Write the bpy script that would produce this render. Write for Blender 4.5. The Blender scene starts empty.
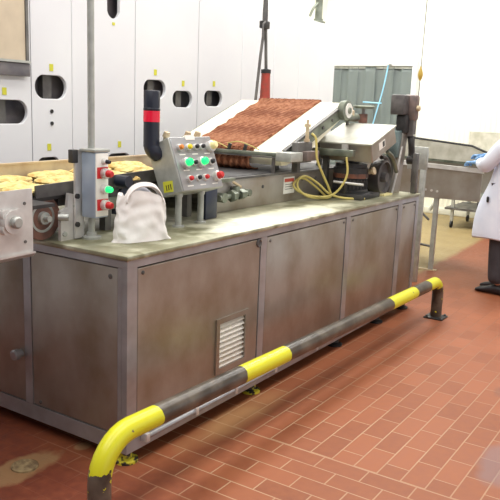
import bpy, bmesh, math, random
from mathutils import Vector, Matrix, noise
from math import sin, cos, pi, radians
random.seed(7)
col = bpy.context.scene.collection
V = Vector

# ---------------------------------------------------------------- materials
def srgb(r, g, b):
    f = lambda c: (c/255/12.92) if c/255 <= .04045 else ((c/255+.055)/1.055)**2.4
    return (f(r), f(g), f(b), 1)

def mat(name, c, rough=.5, metal=0, var=0.0, vscale=8, c2=None, bump=0, bscale=40, stretch=(1, 1, 1),
        emit=None, estr=0, trans=0, thr=(.35, .65), spec=.5):
    m = bpy.data.materials.new(name); m.use_nodes = True
    N = m.node_tree.nodes; L = m.node_tree.links
    b = N['Principled BSDF']
    b.inputs['Base Color'].default_value = c
    b.inputs['Roughness'].default_value = rough
    b.inputs['Metallic'].default_value = metal
    b.inputs['Specular IOR Level'].default_value = spec
    tc = N.new('ShaderNodeTexCoord'); mp = N.new('ShaderNodeMapping')
    mp.inputs['Scale'].default_value = stretch
    L.new(tc.outputs['Object'], mp.inputs[0])
    if c2 is not None or var:
        if c2 is None:
            c2 = tuple(x*(1-var) for x in c[:3])+(1,)
        n = N.new('ShaderNodeTexNoise'); n.inputs['Scale'].default_value = vscale; n.inputs['Detail'].default_value = 6
        L.new(mp.outputs[0], n.inputs[0])
        r = N.new('ShaderNodeValToRGB')
        r.color_ramp.elements[0].position = thr[0]; r.color_ramp.elements[1].position = thr[1]
        r.color_ramp.elements[0].color = c; r.color_ramp.elements[1].color = c2
        L.new(n.outputs[0], r.inputs[0]); L.new(r.outputs[0], b.inputs['Base Color'])
    if bump:
        n2 = N.new('ShaderNodeTexNoise'); n2.inputs['Scale'].default_value = bscale; n2.inputs['Detail'].default_value = 3
        L.new(mp.outputs[0], n2.inputs[0])
        bp = N.new('ShaderNodeBump'); bp.inputs['Strength'].default_value = bump; bp.inputs['Distance'].default_value = .01
        L.new(n2.outputs[0], bp.inputs['Height']); L.new(bp.outputs[0], b.inputs['Normal'])
    if emit is not None:
        b.inputs['Emission Color'].default_value = emit; b.inputs['Emission Strength'].default_value = estr
    if trans: b.inputs['Transmission Weight'].default_value = trans
    return m

steel = mat('brushed_steel', srgb(172, 166, 158), .40, .6, c2=srgb(146, 134, 118), vscale=4, stretch=(1, 1, .8), bump=.05, bscale=60)
steel_frame = mat('frame_steel', srgb(178, 180, 184), .38, .55, c2=srgb(156, 154, 154), vscale=6)
steel_dark = mat('dull_dark_steel', srgb(126, 124, 120), .5, .6, c2=srgb(90, 88, 88), vscale=7, bump=.1)
steel_green = mat('greenish_steel', srgb(150, 156, 142), .45, .7, c2=srgb(110, 116, 104), vscale=9)
steel_bright = mat('bright_steel', srgb(226, 224, 220), .3, .45, c2=srgb(204, 200, 196), vscale=10)
steel_top = mat('stained_steel_top', srgb(176, 174, 150), .34, .45, c2=srgb(128, 126, 96), vscale=5, bump=.15, bscale=30)
steel_plain = mat("galvanised", srgb(188, 190, 184), .45, .5, var=.2, vscale=20)
alu = mat('aluminium_blue', srgb(176, 190, 208), .45, .35, var=.1)
white_housing = mat('white_enamel', srgb(228, 229, 231), .4, 0, c2=srgb(221, 221, 225), vscale=1.2)
white_wall = mat('white_wall', srgb(244, 243, 232), .6)
black = mat('black_rubber', srgb(28, 28, 32), .5)
dark_hole = mat('dark_interior', srgb(72, 72, 84), .6, .0, c2=srgb(124, 118, 118), vscale=6)
darkgrey = mat('dark_grey_paint', srgb(64, 62, 60), .5, .2, c2=srgb(38, 38, 40), vscale=14)
motor_grey = mat('motor_grey', srgb(88, 84, 82), .5, .3, c2=srgb(60, 58, 58), vscale=10)
gear_grey = mat('gearbox_grey', srgb(112, 108, 106), .5, .3, c2=srgb(84, 80, 80), vscale=12)
gear_red = mat('faded_red_brown_paint', srgb(128, 110, 104), .5, .2, c2=srgb(102, 92, 88), vscale=16)
teal = mat('blue_green_paint', srgb(130, 150, 152), .5, .2, c2=srgb(96, 112, 112), vscale=12)
louvre_mat = mat('pale_louvre_metal', srgb(232, 228, 220), .3, .2)
tan_sheet = mat('beige_steel_sheet', srgb(204, 200, 186), .45, .1, c2=srgb(178, 174, 156), vscale=9)
steel_lid = mat('lid_steel', srgb(196, 194, 184), .4, .5, c2=srgb(160, 160, 146), vscale=6)
copper = mat('copper_band', srgb(140, 92, 70), .4, .5, c2=srgb(80, 66, 62), vscale=12)
navy = mat('navy_plastic', srgb(44, 52, 74), .35, 0, var=.3)
navy_dark = mat('dark_navy_plastic', srgb(34, 38, 52), .35)
red = mat('red_plastic', srgb(206, 40, 44), .4)
red_lens = mat('red_lens', srgb(214, 26, 56), .15, emit=srgb(214, 26, 56), estr=.15)
red_paint = mat('worn_red_paint', srgb(172, 62, 50), .5, c2=srgb(146, 70, 56), vscale=30)
green_lit = mat('green_lit_lens', srgb(40, 200, 110), .2, emit=srgb(30, 235, 120), estr=1.1)
orange = mat('orange_plastic', srgb(226, 140, 60), .4)
yellow_plastic = mat('yellow_plastic', srgb(236, 214, 40), .4)
cream_plastic = mat('cream_plastic', srgb(244, 232, 170), .4)
black_plastic = mat('black_plastic', srgb(34, 34, 40), .35)
label_white = mat('paper_label', srgb(240, 238, 230), .6)
label_yellow = mat('yellow_label', srgb(206, 204, 60), .6)
label_ink = mat('dark_label_print', srgb(80, 74, 30), .6)
label_red = mat('red_label_print', srgb(200, 80, 60), .6)
hose_mat = mat('yellow_hose', srgb(206, 190, 112), .4)
belt_white = mat('white_belt', srgb(246, 242, 220), .6, c2=srgb(240, 234, 205), vscale=6)
belt_dark = mat('dark_belt', srgb(58, 56, 56), .55, c2=srgb(40, 38, 40), vscale=12)
belt_rubber = mat('reddish_belt', srgb(140, 100, 84), .6, c2=srgb(96, 70, 62), vscale=14)
tan_guard = mat('tan_guard', srgb(214, 198, 164), .5, .1, c2=srgb(178, 148, 116), vscale=6)
brown = mat('toasted_brown_product', srgb(138, 86, 60), .8, c2=srgb(176, 124, 94), vscale=30, thr=(.35, .7), bump=.3, bscale=90, spec=.2)
def add_stripes(m):
    N = m.node_tree.nodes; L = m.node_tree.links; b = N['Principled BSDF']
    tc = N.new('ShaderNodeTexCoord'); sp = N.new('ShaderNodeSeparateXYZ'); L.new(tc.outputs['Object'], sp.inputs[0])
    n = N.new('ShaderNodeTexNoise'); n.inputs['Scale'].default_value = 14; L.new(tc.outputs['Object'], n.inputs[0])
    def M(op, a, c):
        k = N.new('ShaderNodeMath'); k.operation = op
        for i, v in enumerate((a, c)):
            if isinstance(v, (int, float)): k.inputs[i].default_value = v
            else: L.new(v, k.inputs[i])
        return k.outputs[0]
    ph = M('ADD', M('ADD', M('MULTIPLY', sp.outputs[0], .5*2*pi/.050), M('MULTIPLY', sp.outputs[1], 2*pi/.050)), M('MULTIPLY', n.outputs[0], 3.0))
    f = M('MULTIPLY', M('GREATER_THAN', M('SINE', ph, 0), .25), .6)
    mx = N.new('ShaderNodeMix'); mx.data_type = 'RGBA'
    L.new(f, mx.inputs[0]); L.new(b.inputs['Base Color'].links[0].from_socket, mx.inputs[6]); mx.inputs[7].default_value = srgb(98, 50, 32)
    L.new(mx.outputs[2], b.inputs['Base Color'])
add_stripes(brown)
pastry_mat = mat('yellow_pastry', srgb(236, 222, 150), .6, c2=srgb(206, 166, 92), vscale=22, bump=.5, bscale=60)
cloth = mat('white_cloth', srgb(248, 246, 242), .85, c2=srgb(236, 230, 226), vscale=9, bump=.15, bscale=25)
cloth_in = mat('grey_cloth_lining', srgb(186, 186, 194), .85)
coat_mat = mat('white_coat', srgb(232, 236, 248), .8, c2=srgb(220, 226, 242), vscale=6)
trouser_mat = mat('dark_trousers', srgb(66, 62, 66), .85, c2=srgb(54, 50, 54), vscale=10)
shoe_mat = mat('black_shoe', srgb(36, 34, 38), .5)
skin_mat = mat('skin', srgb(196, 150, 122), .55)
hair_mat = mat('hair_net', srgb(222, 226, 232), .8, bump=.3)
glove_mat = mat('blue_glove', srgb(84, 140, 200), .4, c2=srgb(150, 190, 226), vscale=30)
amber = mat('amber_handle', srgb(196, 164, 70), .4)
beige_film = mat('beige_window', srgb(204, 188, 164), .35, 0, c2=srgb(188, 172, 150), vscale=5)
crust = mat('crusty_deposit', srgb(170, 148, 108), .9, c2=srgb(120, 98, 70), vscale=30, bump=.5)

def add_residue(m):
    # dried cream coloured residue lying on the worktop
    N = m.node_tree.nodes; L = m.node_tree.links; b = N['Principled BSDF']
    tc = N.new('ShaderNodeTexCoord'); mp = N.new('ShaderNodeMapping'); L.new(tc.outputs['Object'], mp.inputs[0])
    mp.inputs['Location'].default_value = (.06/1.0, 0, 0)
    mp.vector_type = 'POINT'
    g = N.new('ShaderNodeTexGradient'); g.gradient_type = 'SPHERICAL'
    mp.inputs['Location'].default_value = (.18, 2.55, 0); mp.inputs['Scale'].default_value = (1.15, 5.0, 0)
    L.new(mp.outputs[0], g.inputs[0])
    n = N.new('ShaderNodeTexNoise'); n.inputs['Scale'].default_value = 9; n.inputs['Detail'].default_value = 6; L.new(tc.outputs['Object'], n.inputs[0])
    a = N.new('ShaderNodeMath'); a.operation = 'MULTIPLY_ADD'; L.new(n.outputs[0], a.inputs[0]); a.inputs[1].default_value = 1.2; a.inputs[2].default_value = -.62
    c = N.new('ShaderNodeMath'); c.operation = 'ADD'; L.new(a.outputs[0], c.inputs[0]); L.new(g.outputs['Fac'], c.inputs[1])
    d = N.new('ShaderNodeMath'); d.operation = 'MULTIPLY'; d.use_clamp = True; L.new(c.outputs[0], d.inputs[0]); d.inputs[1].default_value = 2.2
    mx = N.new('ShaderNodeMix'); mx.data_type = 'RGBA'
    src = b.inputs['Base Color'].links[0].from_socket
    L.new(d.outputs[0], mx.inputs[0]); L.new(src, mx.inputs[6]); mx.inputs[7].default_value = srgb(226, 226, 200)
    L.new(mx.outputs[2], b.inputs['Base Color'])
    inv = N.new('ShaderNodeMath'); inv.operation = 'MULTIPLY_ADD'; L.new(d.outputs[0], inv.inputs[0]); inv.inputs[1].default_value = -.4; inv.inputs[2].default_value = .45
    L.new(inv.outputs[0], b.inputs['Metallic'])
add_residue(steel_top)

def floor_material():
    m = bpy.data.materials.new('quarry_brick_floor'); m.use_nodes = True
    N = m.node_tree.nodes; L = m.node_tree.links; b = N['Principled BSDF']
    geo = N.new('ShaderNodeTexCoord')
    sep = N.new('ShaderNodeSeparateXYZ'); L.new(geo.outputs['Object'], sep.inputs[0])
    def math_(op, a, c=None, clamp=False):
        n = N.new('ShaderNodeMath'); n.operation = op; n.use_clamp = clamp
        for i, v in enumerate((a, c)):
            if v is None: continue
            if isinstance(v, (int, float)): n.inputs[i].default_value = v
            else: L.new(v, n.inputs[i])
        return n.outputs[0]
    def noise_(scale, detail=5, vec=None):
        n = N.new('ShaderNodeTexNoise'); n.inputs['Scale'].default_value = scale; n.inputs['Detail'].default_value = detail
        L.new(vec or geo.outputs['Object'], n.inputs[0]); return n.outputs[0]
    def mix(f, a, c):
        n = N.new('ShaderNodeMix'); n.data_type = 'RGBA'
        if isinstance(f, (int, float)): n.inputs[0].default_value = f
        else: L.new(f, n.inputs[0])
        for i, v in ((6, a), (7, c)):
            if isinstance(v, tuple): n.inputs[i].default_value = v
            else: L.new(v, n.inputs[i])
        return n.outputs[2]
    def brick(vec, msize):
        n = N.new('ShaderNodeTexBrick'); L.new(vec, n.inputs['Vector'])
        n.offset = .5; n.offset_frequency = 2
        n.inputs['Scale'].default_value = 1; n.inputs['Mortar Size'].default_value = msize
        n.inputs['Mortar Smooth'].default_value = .3
        n.inputs['Brick Width'].default_value = .222; n.inputs['Row Height'].default_value = .111
        n.inputs['Color1'].default_value = (0, 0, 0, 1); n.inputs['Color2'].default_value = (1, 1, 1, 1)
        n.inputs['Mortar'].default_value = (.5, .5, .5, 1); n.inputs['Bias'].default_value = 0
        return n
    # bricks laid along x (the main field), and bricks laid along y (beside the cabinet corner)
    vb = N.new('ShaderNodeCombineXYZ')
    L.new(math_('ADD', sep.outputs[0], 22.2-.745+.111), vb.inputs[0]); L.new(math_('ADD', sep.outputs[1], 11.1-.0895), vb.inputs[1])
    va = N.new('ShaderNodeCombineXYZ')
    L.new(math_('ADD', sep.outputs[1], 22.2+.433), va.inputs[0]); L.new(math_('ADD', sep.outputs[0], 22.2-.628+.0), va.inputs[1])
    B = brick(vb.outputs[0], .0038); A = brick(va.outputs[0], .0038)
    sel = math_('GREATER_THAN', sep.outputs[0], .628)
    cell = mix(sel, A.outputs['Color'], B.outputs['Color'])
    nfac = N.new('ShaderNodeMix'); L.new(sel, nfac.inputs[0]); L.new(A.outputs['Fac'], nfac.inputs[2]); L.new(B.outputs['Fac'], nfac.inputs[3])
    mort = nfac.outputs[0]
    # seam between the two fields
    seam = math_('LESS_THAN', math_('ABSOLUTE', math_('SUBTRACT', sep.outputs[0], .628)), .005)
    mort = math_('MAXIMUM', mort, seam)
    big = noise_(1.3, 4); fine = noise_(22, 6)
    brickc = mix(cell, srgb(140, 78, 48), srgb(160, 93, 60))
    ramp = N.new('ShaderNodeValToRGB'); L.new(fine, ramp.inputs[0])
    ramp.color_ramp.elements[0].position = .3; ramp.color_ramp.elements[1].position = .75
    brickc = mix(math_('MULTIPLY', ramp.outputs[0], .35), brickc, srgb(176, 112, 76))
    # dirtier, redder, wetter floor along and behind the cabinet end
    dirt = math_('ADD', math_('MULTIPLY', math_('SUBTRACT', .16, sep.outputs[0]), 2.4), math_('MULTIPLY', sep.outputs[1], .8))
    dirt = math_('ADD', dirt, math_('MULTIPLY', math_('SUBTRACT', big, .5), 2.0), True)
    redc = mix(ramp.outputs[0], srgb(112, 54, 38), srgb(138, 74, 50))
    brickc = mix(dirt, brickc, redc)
    mfar = math_('MULTIPLY', math_('SUBTRACT', 3.4, sep.outputs[0]), .4, True)
    brickc = mix(math_('MULTIPLY', math_('ADD', math_('SUBTRACT', math_('MULTIPLY', sep.outputs[0], .28), .75), math_('MULTIPLY', math_('SUBTRACT', noise_(2.2), .5), 1.6), True), .75), brickc, srgb(116, 66, 46))
    mortc = mix(mfar, srgb(136, 86, 60), srgb(188, 152, 120))
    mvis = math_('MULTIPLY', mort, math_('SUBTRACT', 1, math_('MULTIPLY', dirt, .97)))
    mvis = math_('MULTIPLY', mvis, math_('ADD', .0, math_('MULTIPLY', big, 1.5), True))
    c = mix(mvis, brickc, mortc)
    # blotchy yellow flour stain in front of the cabinet
    def blob(cx, cy, sx, sy, soft=1.0, nsc=5, namp=1.2):
        dx = math_('DIVIDE', math_('SUBTRACT', sep.outputs[0], cx), sx); dy = math_('DIVIDE', math_('SUBTRACT', sep.outputs[1], cy), sy)
        d = math_('ADD', math_('MULTIPLY', dx, dx), math_('MULTIPLY', dy, dy))
        d = math_('SUBTRACT', 1, d); d = math_('ADD', d, math_('MULTIPLY', math_('SUBTRACT', noise_(nsc), .5), namp))
        return math_('MULTIPLY', d, soft, True)
    c = mix(math_('MULTIPLY', blob(.75, -.09, .5, .12), .6), c, srgb(186, 146, 98))
    c = mix(math_('MULTIPLY', blob(-.29, .36, .24, .1, 2, 12, 1.6), .75), c, srgb(166, 132, 92))
    c = mix(math_('MULTIPLY', blob(.03, .3, .05, .04, 2, 12, .6), .7), c, srgb(176, 138, 100))
    c = mix(math_('MULTIPLY', blob(1.1, -1.36, .3, .13, 2, 8, .8), .55), c, srgb(136, 116, 118))
    c = mix(math_('MULTIPLY', blob(2.0, -1.12, .12, .06, 1.5, 12, .8), .6), c, srgb(128, 84, 66))
    # ochre screed beyond the machine
    far = math_('ADD', math_('MULTIPLY', math_('SUBTRACT', sep.outputs[1], math_('MULTIPLY', math_('SUBTRACT', sep.outputs[0], 4.6), .035)), 12), -4.2)
    far = math_('ADD', far, math_('MULTIPLY', math_('SUBTRACT', noise_(4), .5), 1.0))
    far = math_('MULTIPLY', far, math_('MULTIPLY', math_('SUBTRACT', sep.outputs[0], 3.0), 1.2, True), True)
    far = math_('MAXIMUM', far, math_('MULTIPLY', math_('SUBTRACT', sep.outputs[0], 7.6), 1.2, True))
    och = mix(noise_(3), srgb(126, 108, 70), srgb(162, 142, 98))
    c = mix(far, c, och)
    L.new(c, b.inputs['Base Color'])
    b.inputs['Roughness'].default_value = .42
    rr = math_('ADD', .42, math_('MULTIPLY', fine, .25)); L.new(rr, b.inputs['Roughness'])
    b.inputs['Specular IOR Level'].default_value = .35
    bp = N.new('ShaderNodeBump'); bp.inputs['Strength'].default_value = .35; bp.inputs['Distance'].default_value = .004
    L.new(math_('SUBTRACT', math_('MULTIPLY', fine, .25), mort), bp.inputs['Height']); L.new(bp.outputs[0], b.inputs['Normal'])
    return m

def rail_material():
    """worn safety striping: bands by distance along the barrier, posts chipped"""
    m = bpy.data.materials.new('barrier_stripes'); m.use_nodes = True
    N = m.node_tree.nodes; L = m.node_tree.links; b = N['Principled BSDF']
    tc = N.new('ShaderNodeTexCoord'); sep = N.new('ShaderNodeSeparateXYZ'); L.new(tc.outputs['Object'], sep.inputs[0])
    n = N.new('ShaderNodeTexNoise'); n.inputs['Scale'].default_value = 24; n.inputs['Detail'].default_value = 6; L.new(tc.outputs['Object'], n.inputs[0])
    def M(op, a, c=None, clamp=False):
        k = N.new('ShaderNodeMath'); k.operation = op; k.use_clamp = clamp
        for i, v in enumerate((a, c)):
            if v is None: continue
            if isinstance(v, (int, float)): k.inputs[i].default_value = v
            else: L.new(v, k.inputs[i])
        return k.outputs[0]
    x = M('ADD', sep.outputs[0], M('MULTIPLY', M('SUBTRACT', n.outputs[0], .5), .035)); z = sep.outputs[2]
    band = lambda lo, hi: M('MULTIPLY', M('GREATER_THAN', x, lo), M('LESS_THAN', x, hi))
    y = M('MAXIMUM', band(-1, -.13), M('MAXIMUM', band(.466, .87), band(2.24, 2.70)))
    y = M('MAXIMUM', y, band(2.98, 4))
    zz = M('ADD', z, M('MULTIPLY', M('SUBTRACT', n.outputs[0], .5), .12))
    y = M('MULTIPLY', y, M('MAXIMUM', M('GREATER_THAN', zz, .262), M('GREATER_THAN', n.outputs[0], .66)))
    n3 = N.new('ShaderNodeTexNoise'); n3.inputs['Scale'].default_value = 9; n3.inputs['Detail'].default_value = 8; L.new(tc.outputs['Object'], n3.inputs[0])
    chip = M('MULTIPLY', M('GREATER_THAN', n3.outputs[0], .70), .9)
    y = M('MULTIPLY', y, M('SUBTRACT', 1, chip))
    mx = N.new('ShaderNodeMix'); mx.data_type = 'RGBA'; L.new(y, mx.inputs[0])
    dk = N.new('ShaderNodeValToRGB'); L.new(n3.outputs[0], dk.inputs[0])
    dk.color_ramp.elements[0].color = srgb(64, 56, 48); dk.color_ramp.elements[1].color = srgb(112, 102, 90)
    dk.color_ramp.elements[0].position = .4; dk.color_ramp.elements[1].position = .7
    L.new(dk.outputs[0], mx.inputs[6]); mx.inputs[7].default_value = srgb(222, 220, 40)
    L.new(mx.outputs[2], b.inputs['Base Color']); b.inputs['Roughness'].default_value = .32
    return m

def foot_material():
    return mat('chipped_yellow_foot', srgb(208, 196, 50), .5, c2=srgb(46, 44, 42), vscale=22, thr=(.5, .56))

def strip_material():
    m = bpy.data.materials.new('pvc_strip'); m.use_nodes = True
    N = m.node_tree.nodes; L = m.node_tree.links
    b = N['Principled BSDF']; out = N['Material Output']
    b.inputs['Base Color'].default_value = srgb(164, 174, 172); b.inputs['Roughness'].default_value = .22
    t = N.new('ShaderNodeBsdfTransparent'); t.inputs[0].default_value = srgb(206, 212, 210)
    mx = N.new('ShaderNodeMixShader'); mx.inputs[0].default_value = .42
    L.new(t.outputs[0], mx.inputs[1]); L.new(b.outputs[0], mx.inputs[2]); L.new(mx.outputs[0], out.inputs[0])
    return m

def ribbed_wall():
    m = mat('ribbed_cladding', srgb(244, 242, 224), .5)
    N = m.node_tree.nodes; L = m.node_tree.links
    tc = N.new('ShaderNodeTexCoord'); w = N.new('ShaderNodeTexWave'); w.wave_type = 'BANDS'; w.bands_direction = 'Y'
    w.inputs['Scale'].default_value = 4
    L.new(tc.outputs['Object'], w.inputs[0])
    bp = N.new('ShaderNodeBump'); bp.inputs['Strength'].default_value = .5; bp.inputs['Distance'].default_value = .02
    L.new(w.outputs[0], bp.inputs['Height']); L.new(bp.outputs[0], N['Principled BSDF'].inputs['Normal'])
    return m

# ---------------------------------------------------------------- mesh helpers
ROOT = {}
def rootloc(o):
    return ROOT.get(o.name, V((0, 0, 0))) if o else V((0, 0, 0))

class MB:
    def __init__(s): s.bm = bmesh.new()
    def box(s, c, size, rot=None, bev=0.0):
        r = bmesh.ops.create_cube(s.bm, size=1)
        vs = r['verts']
        bmesh.ops.scale(s.bm, vec=V(size), verts=vs)
        if bev:
            es = list({e for v in vs for e in v.link_edges})
            g = bmesh.ops.bevel(s.bm, geom=es, offset=bev, segments=2, affect='EDGES', profile=.5)
            vs = list({v for f in g['faces'] for v in f.verts} | {v for v in vs if v.is_valid})
        M = Matrix.Translation(V(c)) @ (rot.to_4x4() if rot else Matrix.Identity(4))
        bmesh.ops.transform(s.bm, matrix=M, verts=vs); return s
    def bb(s, x0, x1, y0, y1, z0, z1, bev=0.0):
        return s.box(((x0+x1)/2, (y0+y1)/2, (z0+z1)/2), (abs(x1-x0), abs(y1-y0), abs(z1-z0)), bev=bev)
    def cyl(s, p0, p1, r, r2=None, seg=24):
        p0, p1 = V(p0), V(p1); d = p1-p0
        q = d.to_track_quat('Z', 'Y').to_matrix().to_4x4()
        bmesh.ops.create_cone(s.bm, cap_ends=True, segments=seg, radius1=r, radius2=r if r2 is None else r2, depth=d.length,
                              matrix=Matrix.Translation((p0+p1)/2) @ q); return s
    def lathe(s, p0, axis, prof, seg=28):
        """prof: list of (distance along axis, radius)"""
        q = V(axis).normalized().to_track_quat('Z', 'Y').to_matrix(); rings = []
        for h, r in prof:
            if r < 1e-5: rings.append([s.bm.verts.new(V(p0)+q @ V((0, 0, h)))]); continue
            rings.append([s.bm.verts.new(V(p0)+q @ V((r*cos(2*pi*i/seg), r*sin(2*pi*i/seg), h))) for i in range(seg)])
        for a, b in zip(rings, rings[1:]):
            for i in range(seg):
                j = (i+1) % seg
                if len(a) == 1 and len(b) == 1: continue
                if len(a) == 1: s.bm.faces.new((a[0], b[i], b[j]))
                elif len(b) == 1: s.bm.faces.new((a[i], a[j], b[0]))
                else: s.bm.faces.new((a[i], a[j], b[j], b[i]))
        for ring in (rings[0], rings[-1]):
            if len(ring) > 2: s.bm.faces.new(ring)
        return s
    def tube(s, pts, r, seg=10, rads=None, caps=True, smooth=0):
        pts = [V(p) for p in pts]
        if smooth: pts = catmull(pts, smooth)
        up = None; rings = []
        for i, p in enumerate(pts):
            t = (pts[min(i+1, len(pts)-1)]-pts[max(i-1, 0)]).normalized()
            if up is None:
                up = t.orthogonal().normalized()
            else:
                up = (up-t*up.dot(t)).normalized()
            w = t.cross(up); rr = rads[i] if rads else r
            rings.append([s.bm.verts.new(p+up*rr*cos(2*pi*k/seg)+w*rr*sin(2*pi*k/seg)) for k in range(seg)])
        for a, b in zip(rings, rings[1:]):
            for i in range(seg): s.bm.faces.new((a[i], a[(i+1) % seg], b[(i+1) % seg], b[i]))
        if caps: s.bm.faces.new(rings[0][::-1]); s.bm.faces.new(rings[-1])
        return s
    def prism(s, poly, vec):
        """poly: 3-D points of a planar outline, extruded by vec"""
        a = [s.bm.verts.new(V(p)) for p in poly]; b = [s.bm.verts.new(V(p)+V(vec)) for p in poly]
        n = len(a); s.bm.faces.new(a[::-1]); s.bm.faces.new(b)
        for i in range(n): s.bm.faces.new((a[i], a[(i+1) % n], b[(i+1) % n], b[i]))
        return s
    def grid(s, fn, nu, nv):
        g = [[s.bm.verts.new(fn(i/nu, j/nv)) for j in range(nv+1)] for i in range(nu+1)]
        for i in range(nu):
            for j in range(nv): s.bm.faces.new((g[i][j], g[i+1][j], g[i+1][j+1], g[i][j+1]))
        return s
    def build(s, name, m, parent=None, loc=None, smooth=True, bev=0.0):
        bmesh.ops.recalc_face_normals(s.bm, faces=s.bm.faces[:])
        off = rootloc(parent) if parent else (V(loc) if loc is not None else V((0, 0, 0)))
        bmesh.ops.translate(s.bm, vec=-off, verts=s.bm.verts[:])
        me = bpy.data.meshes.new(name); s.bm.to_mesh(me); s.bm.free()
        me.materials.append(m)
        if smooth:
            for p in me.polygons: p.use_smooth = True
            me.set_sharp_from_angle(angle=radians(35))
        o = bpy.data.objects.new(name, me); col.objects.link(o)
        if parent: o.parent = parent
        else: o.location = off
        ROOT[o.name] = off
        if bev:
            b = o.modifiers.new('edge', 'BEVEL'); b.width = bev; b.segments = 2; b.limit_method = 'ANGLE'
        return o

def catmull(p, n):
    out = []; q = [p[0]*2-p[1]]+p+[p[-1]*2-p[-2]]
    for i in range(1, len(q)-2):
        a, b, c, d = q[i-1:i+3]
        for k in range(n):
            t = k/n
            out.append(.5*((2*b)+(c-a)*t+(2*a-5*b+4*c-d)*t*t+(3*b-a-3*c+d)*t**3))
    out.append(q[-2]); return out

def tag(o, label, cat, group=None, kind=None):
    o['label'] = label; o['category'] = cat
    if group: o['group'] = group
    if kind: o['kind'] = kind
    return o

def thing(name, loc, label, cat, group=None):
    o = bpy.data.objects.new(name, None); col.objects.link(o); o.location = loc; ROOT[o.name] = V(loc)
    o.empty_display_size = .1
    return tag(o, label, cat, group)

def structure(o): o['kind'] = 'structure'; return o

def cut(o, cutters):
    """subtract the cutter meshes from o and bake the result"""
    for c in cutters:
        m = o.modifiers.new('cut', 'BOOLEAN'); m.object = c; m.operation = 'DIFFERENCE'; m.solver = 'EXACT'
    bpy.context.view_layer.update()
    dg = bpy.context.evaluated_depsgraph_get()
    me = bpy.data.meshes.new_from_object(o.evaluated_get(dg))
    for p_ in me.polygons: p_.use_smooth = False
    o.modifiers.clear(); o.data = me
    for c in cutters: bpy.data.objects.remove(c, do_unlink=True)

def bake(o):
    bpy.context.view_layer.update()
    dg = bpy.context.evaluated_depsgraph_get()
    me = bpy.data.meshes.new_from_object(o.evaluated_get(dg))
    for p in me.polygons: p.use_smooth = True
    o.modifiers.clear(); o.data = me

H = .95
# ---------------------------------------------------------------- setting
structure(MB().bb(-4.5, 13, -6, 4.1, -.1, 0).build('floor', floor_material()))
fw = MB()
fw.bb(9.25, 9.4, -6, 2.35, .1, 4.2); fw.bb(9.25, 9.4, 3.79, 4.1, 0, 4.2); fw.bb(9.25, 9.4, 2.35, 3.79, 2.33, 4.2)
structure(fw.build('wall_far', white_wall))
structure(MB().bb(9.2, 9.25, -6, 1.98, .1, 4.2).build('wall_right', ribbed_wall()))
structure(MB().bb(-4.5, 9.25, 4.0, 4.1, 0, 4.2).build('wall_back', white_wall))
structure(MB().bb(-4.6, -4.5, -6, 4.1, 0, 4.2).build('wall_left_blocker', mat('grey_blue_blocker', srgb(112, 118, 128), .6)))  # unseen wall added to cut world light on the cabinet's left face
structure(MB().bb(9.17, 9.25, -6, 2.35, 0, .1, bev=.01).build('baseboard_far', mat('grey_kerb', srgb(214, 212, 196), .6)))
structure(MB().bb(-4.5, 13, -6, 4.1, 4.2, 4.3).build('ceiling', white_wall))
bk = MB(); bk.bb(12.4, 12.5, 1, 4.1, 0, 4.2); bk.bb(9.4, 12.4, 1.4, 1.5, 0, 4.2); bk.bb(9.4, 12.4, 4.0, 4.1, 0, 4.2)
structure(bk.build('wall_passage', mat('passage_wall', srgb(92, 96, 98), .7)))
fr = MB(); fr.bb(9.15, 9.249, 2.27, 2.35, .1, 2.33); fr.bb(9.15, 9.249, 3.79, 3.87, 0, 2.33); fr.bb(9.15, 9.249, 2.27, 3.87, 2.331, 2.40)
structure(fr.build('door_1', white_housing, bev=.006))
sc = thing('strip_curtain', (9.22, 3.1, 0), 'clear greenish PVC strip curtain in the doorway of the far white wall', 'curtain')
pv = strip_material()
for k in range(9):
    y0 = 2.36+k*.158; dz = random.uniform(0, .02)
    def f(u, v, y0=y0, k=k):
        return V((9.215+.02*(k % 2)+.012*sin(v*7+k)-.02*(2*u-1)**2, y0+.19*u, .05+2.27*v))
    g = MB().grid(f, 8, 24)
    st = g.build('curtain_strip', pv, sc)
    so = st.modifiers.new('thick', 'SOLIDIFY'); so.thickness = .003
MB().bb(9.20, 9.245, 2.355, 3.785, 2.29, 2.33).build('curtain_rail', steel_plain, sc)

bs = thing('curtain_glare', (9.0, 2.7, 0), 'pale blue slanted tubes standing in for glare on the strip curtain', 'glare')  # glare on the curtain modelled as pale blue tubes with an added hook
bsm = mat('pale_blue_glare', srgb(150, 206, 236), .2)
MB().tube([(9.05, 2.72, 2.34), (9.04, 2.78, 1.95), (9.03, 2.86, 1.6), (9.03, 2.98, 1.1)], .012, 8, smooth=4).build('glare', bsm, bs)
MB().tube([(9.04, 2.79, 1.73), (9.04, 2.95, 1.735), (9.04, 3.12, 1.74)], .012, 8).build('glare_cross_line', bsm, bs)
MB().bb(9.03, 9.195, 2.70, 2.74, 2.335, 2.36).build('added_hook', steel_plain, bs)
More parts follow.
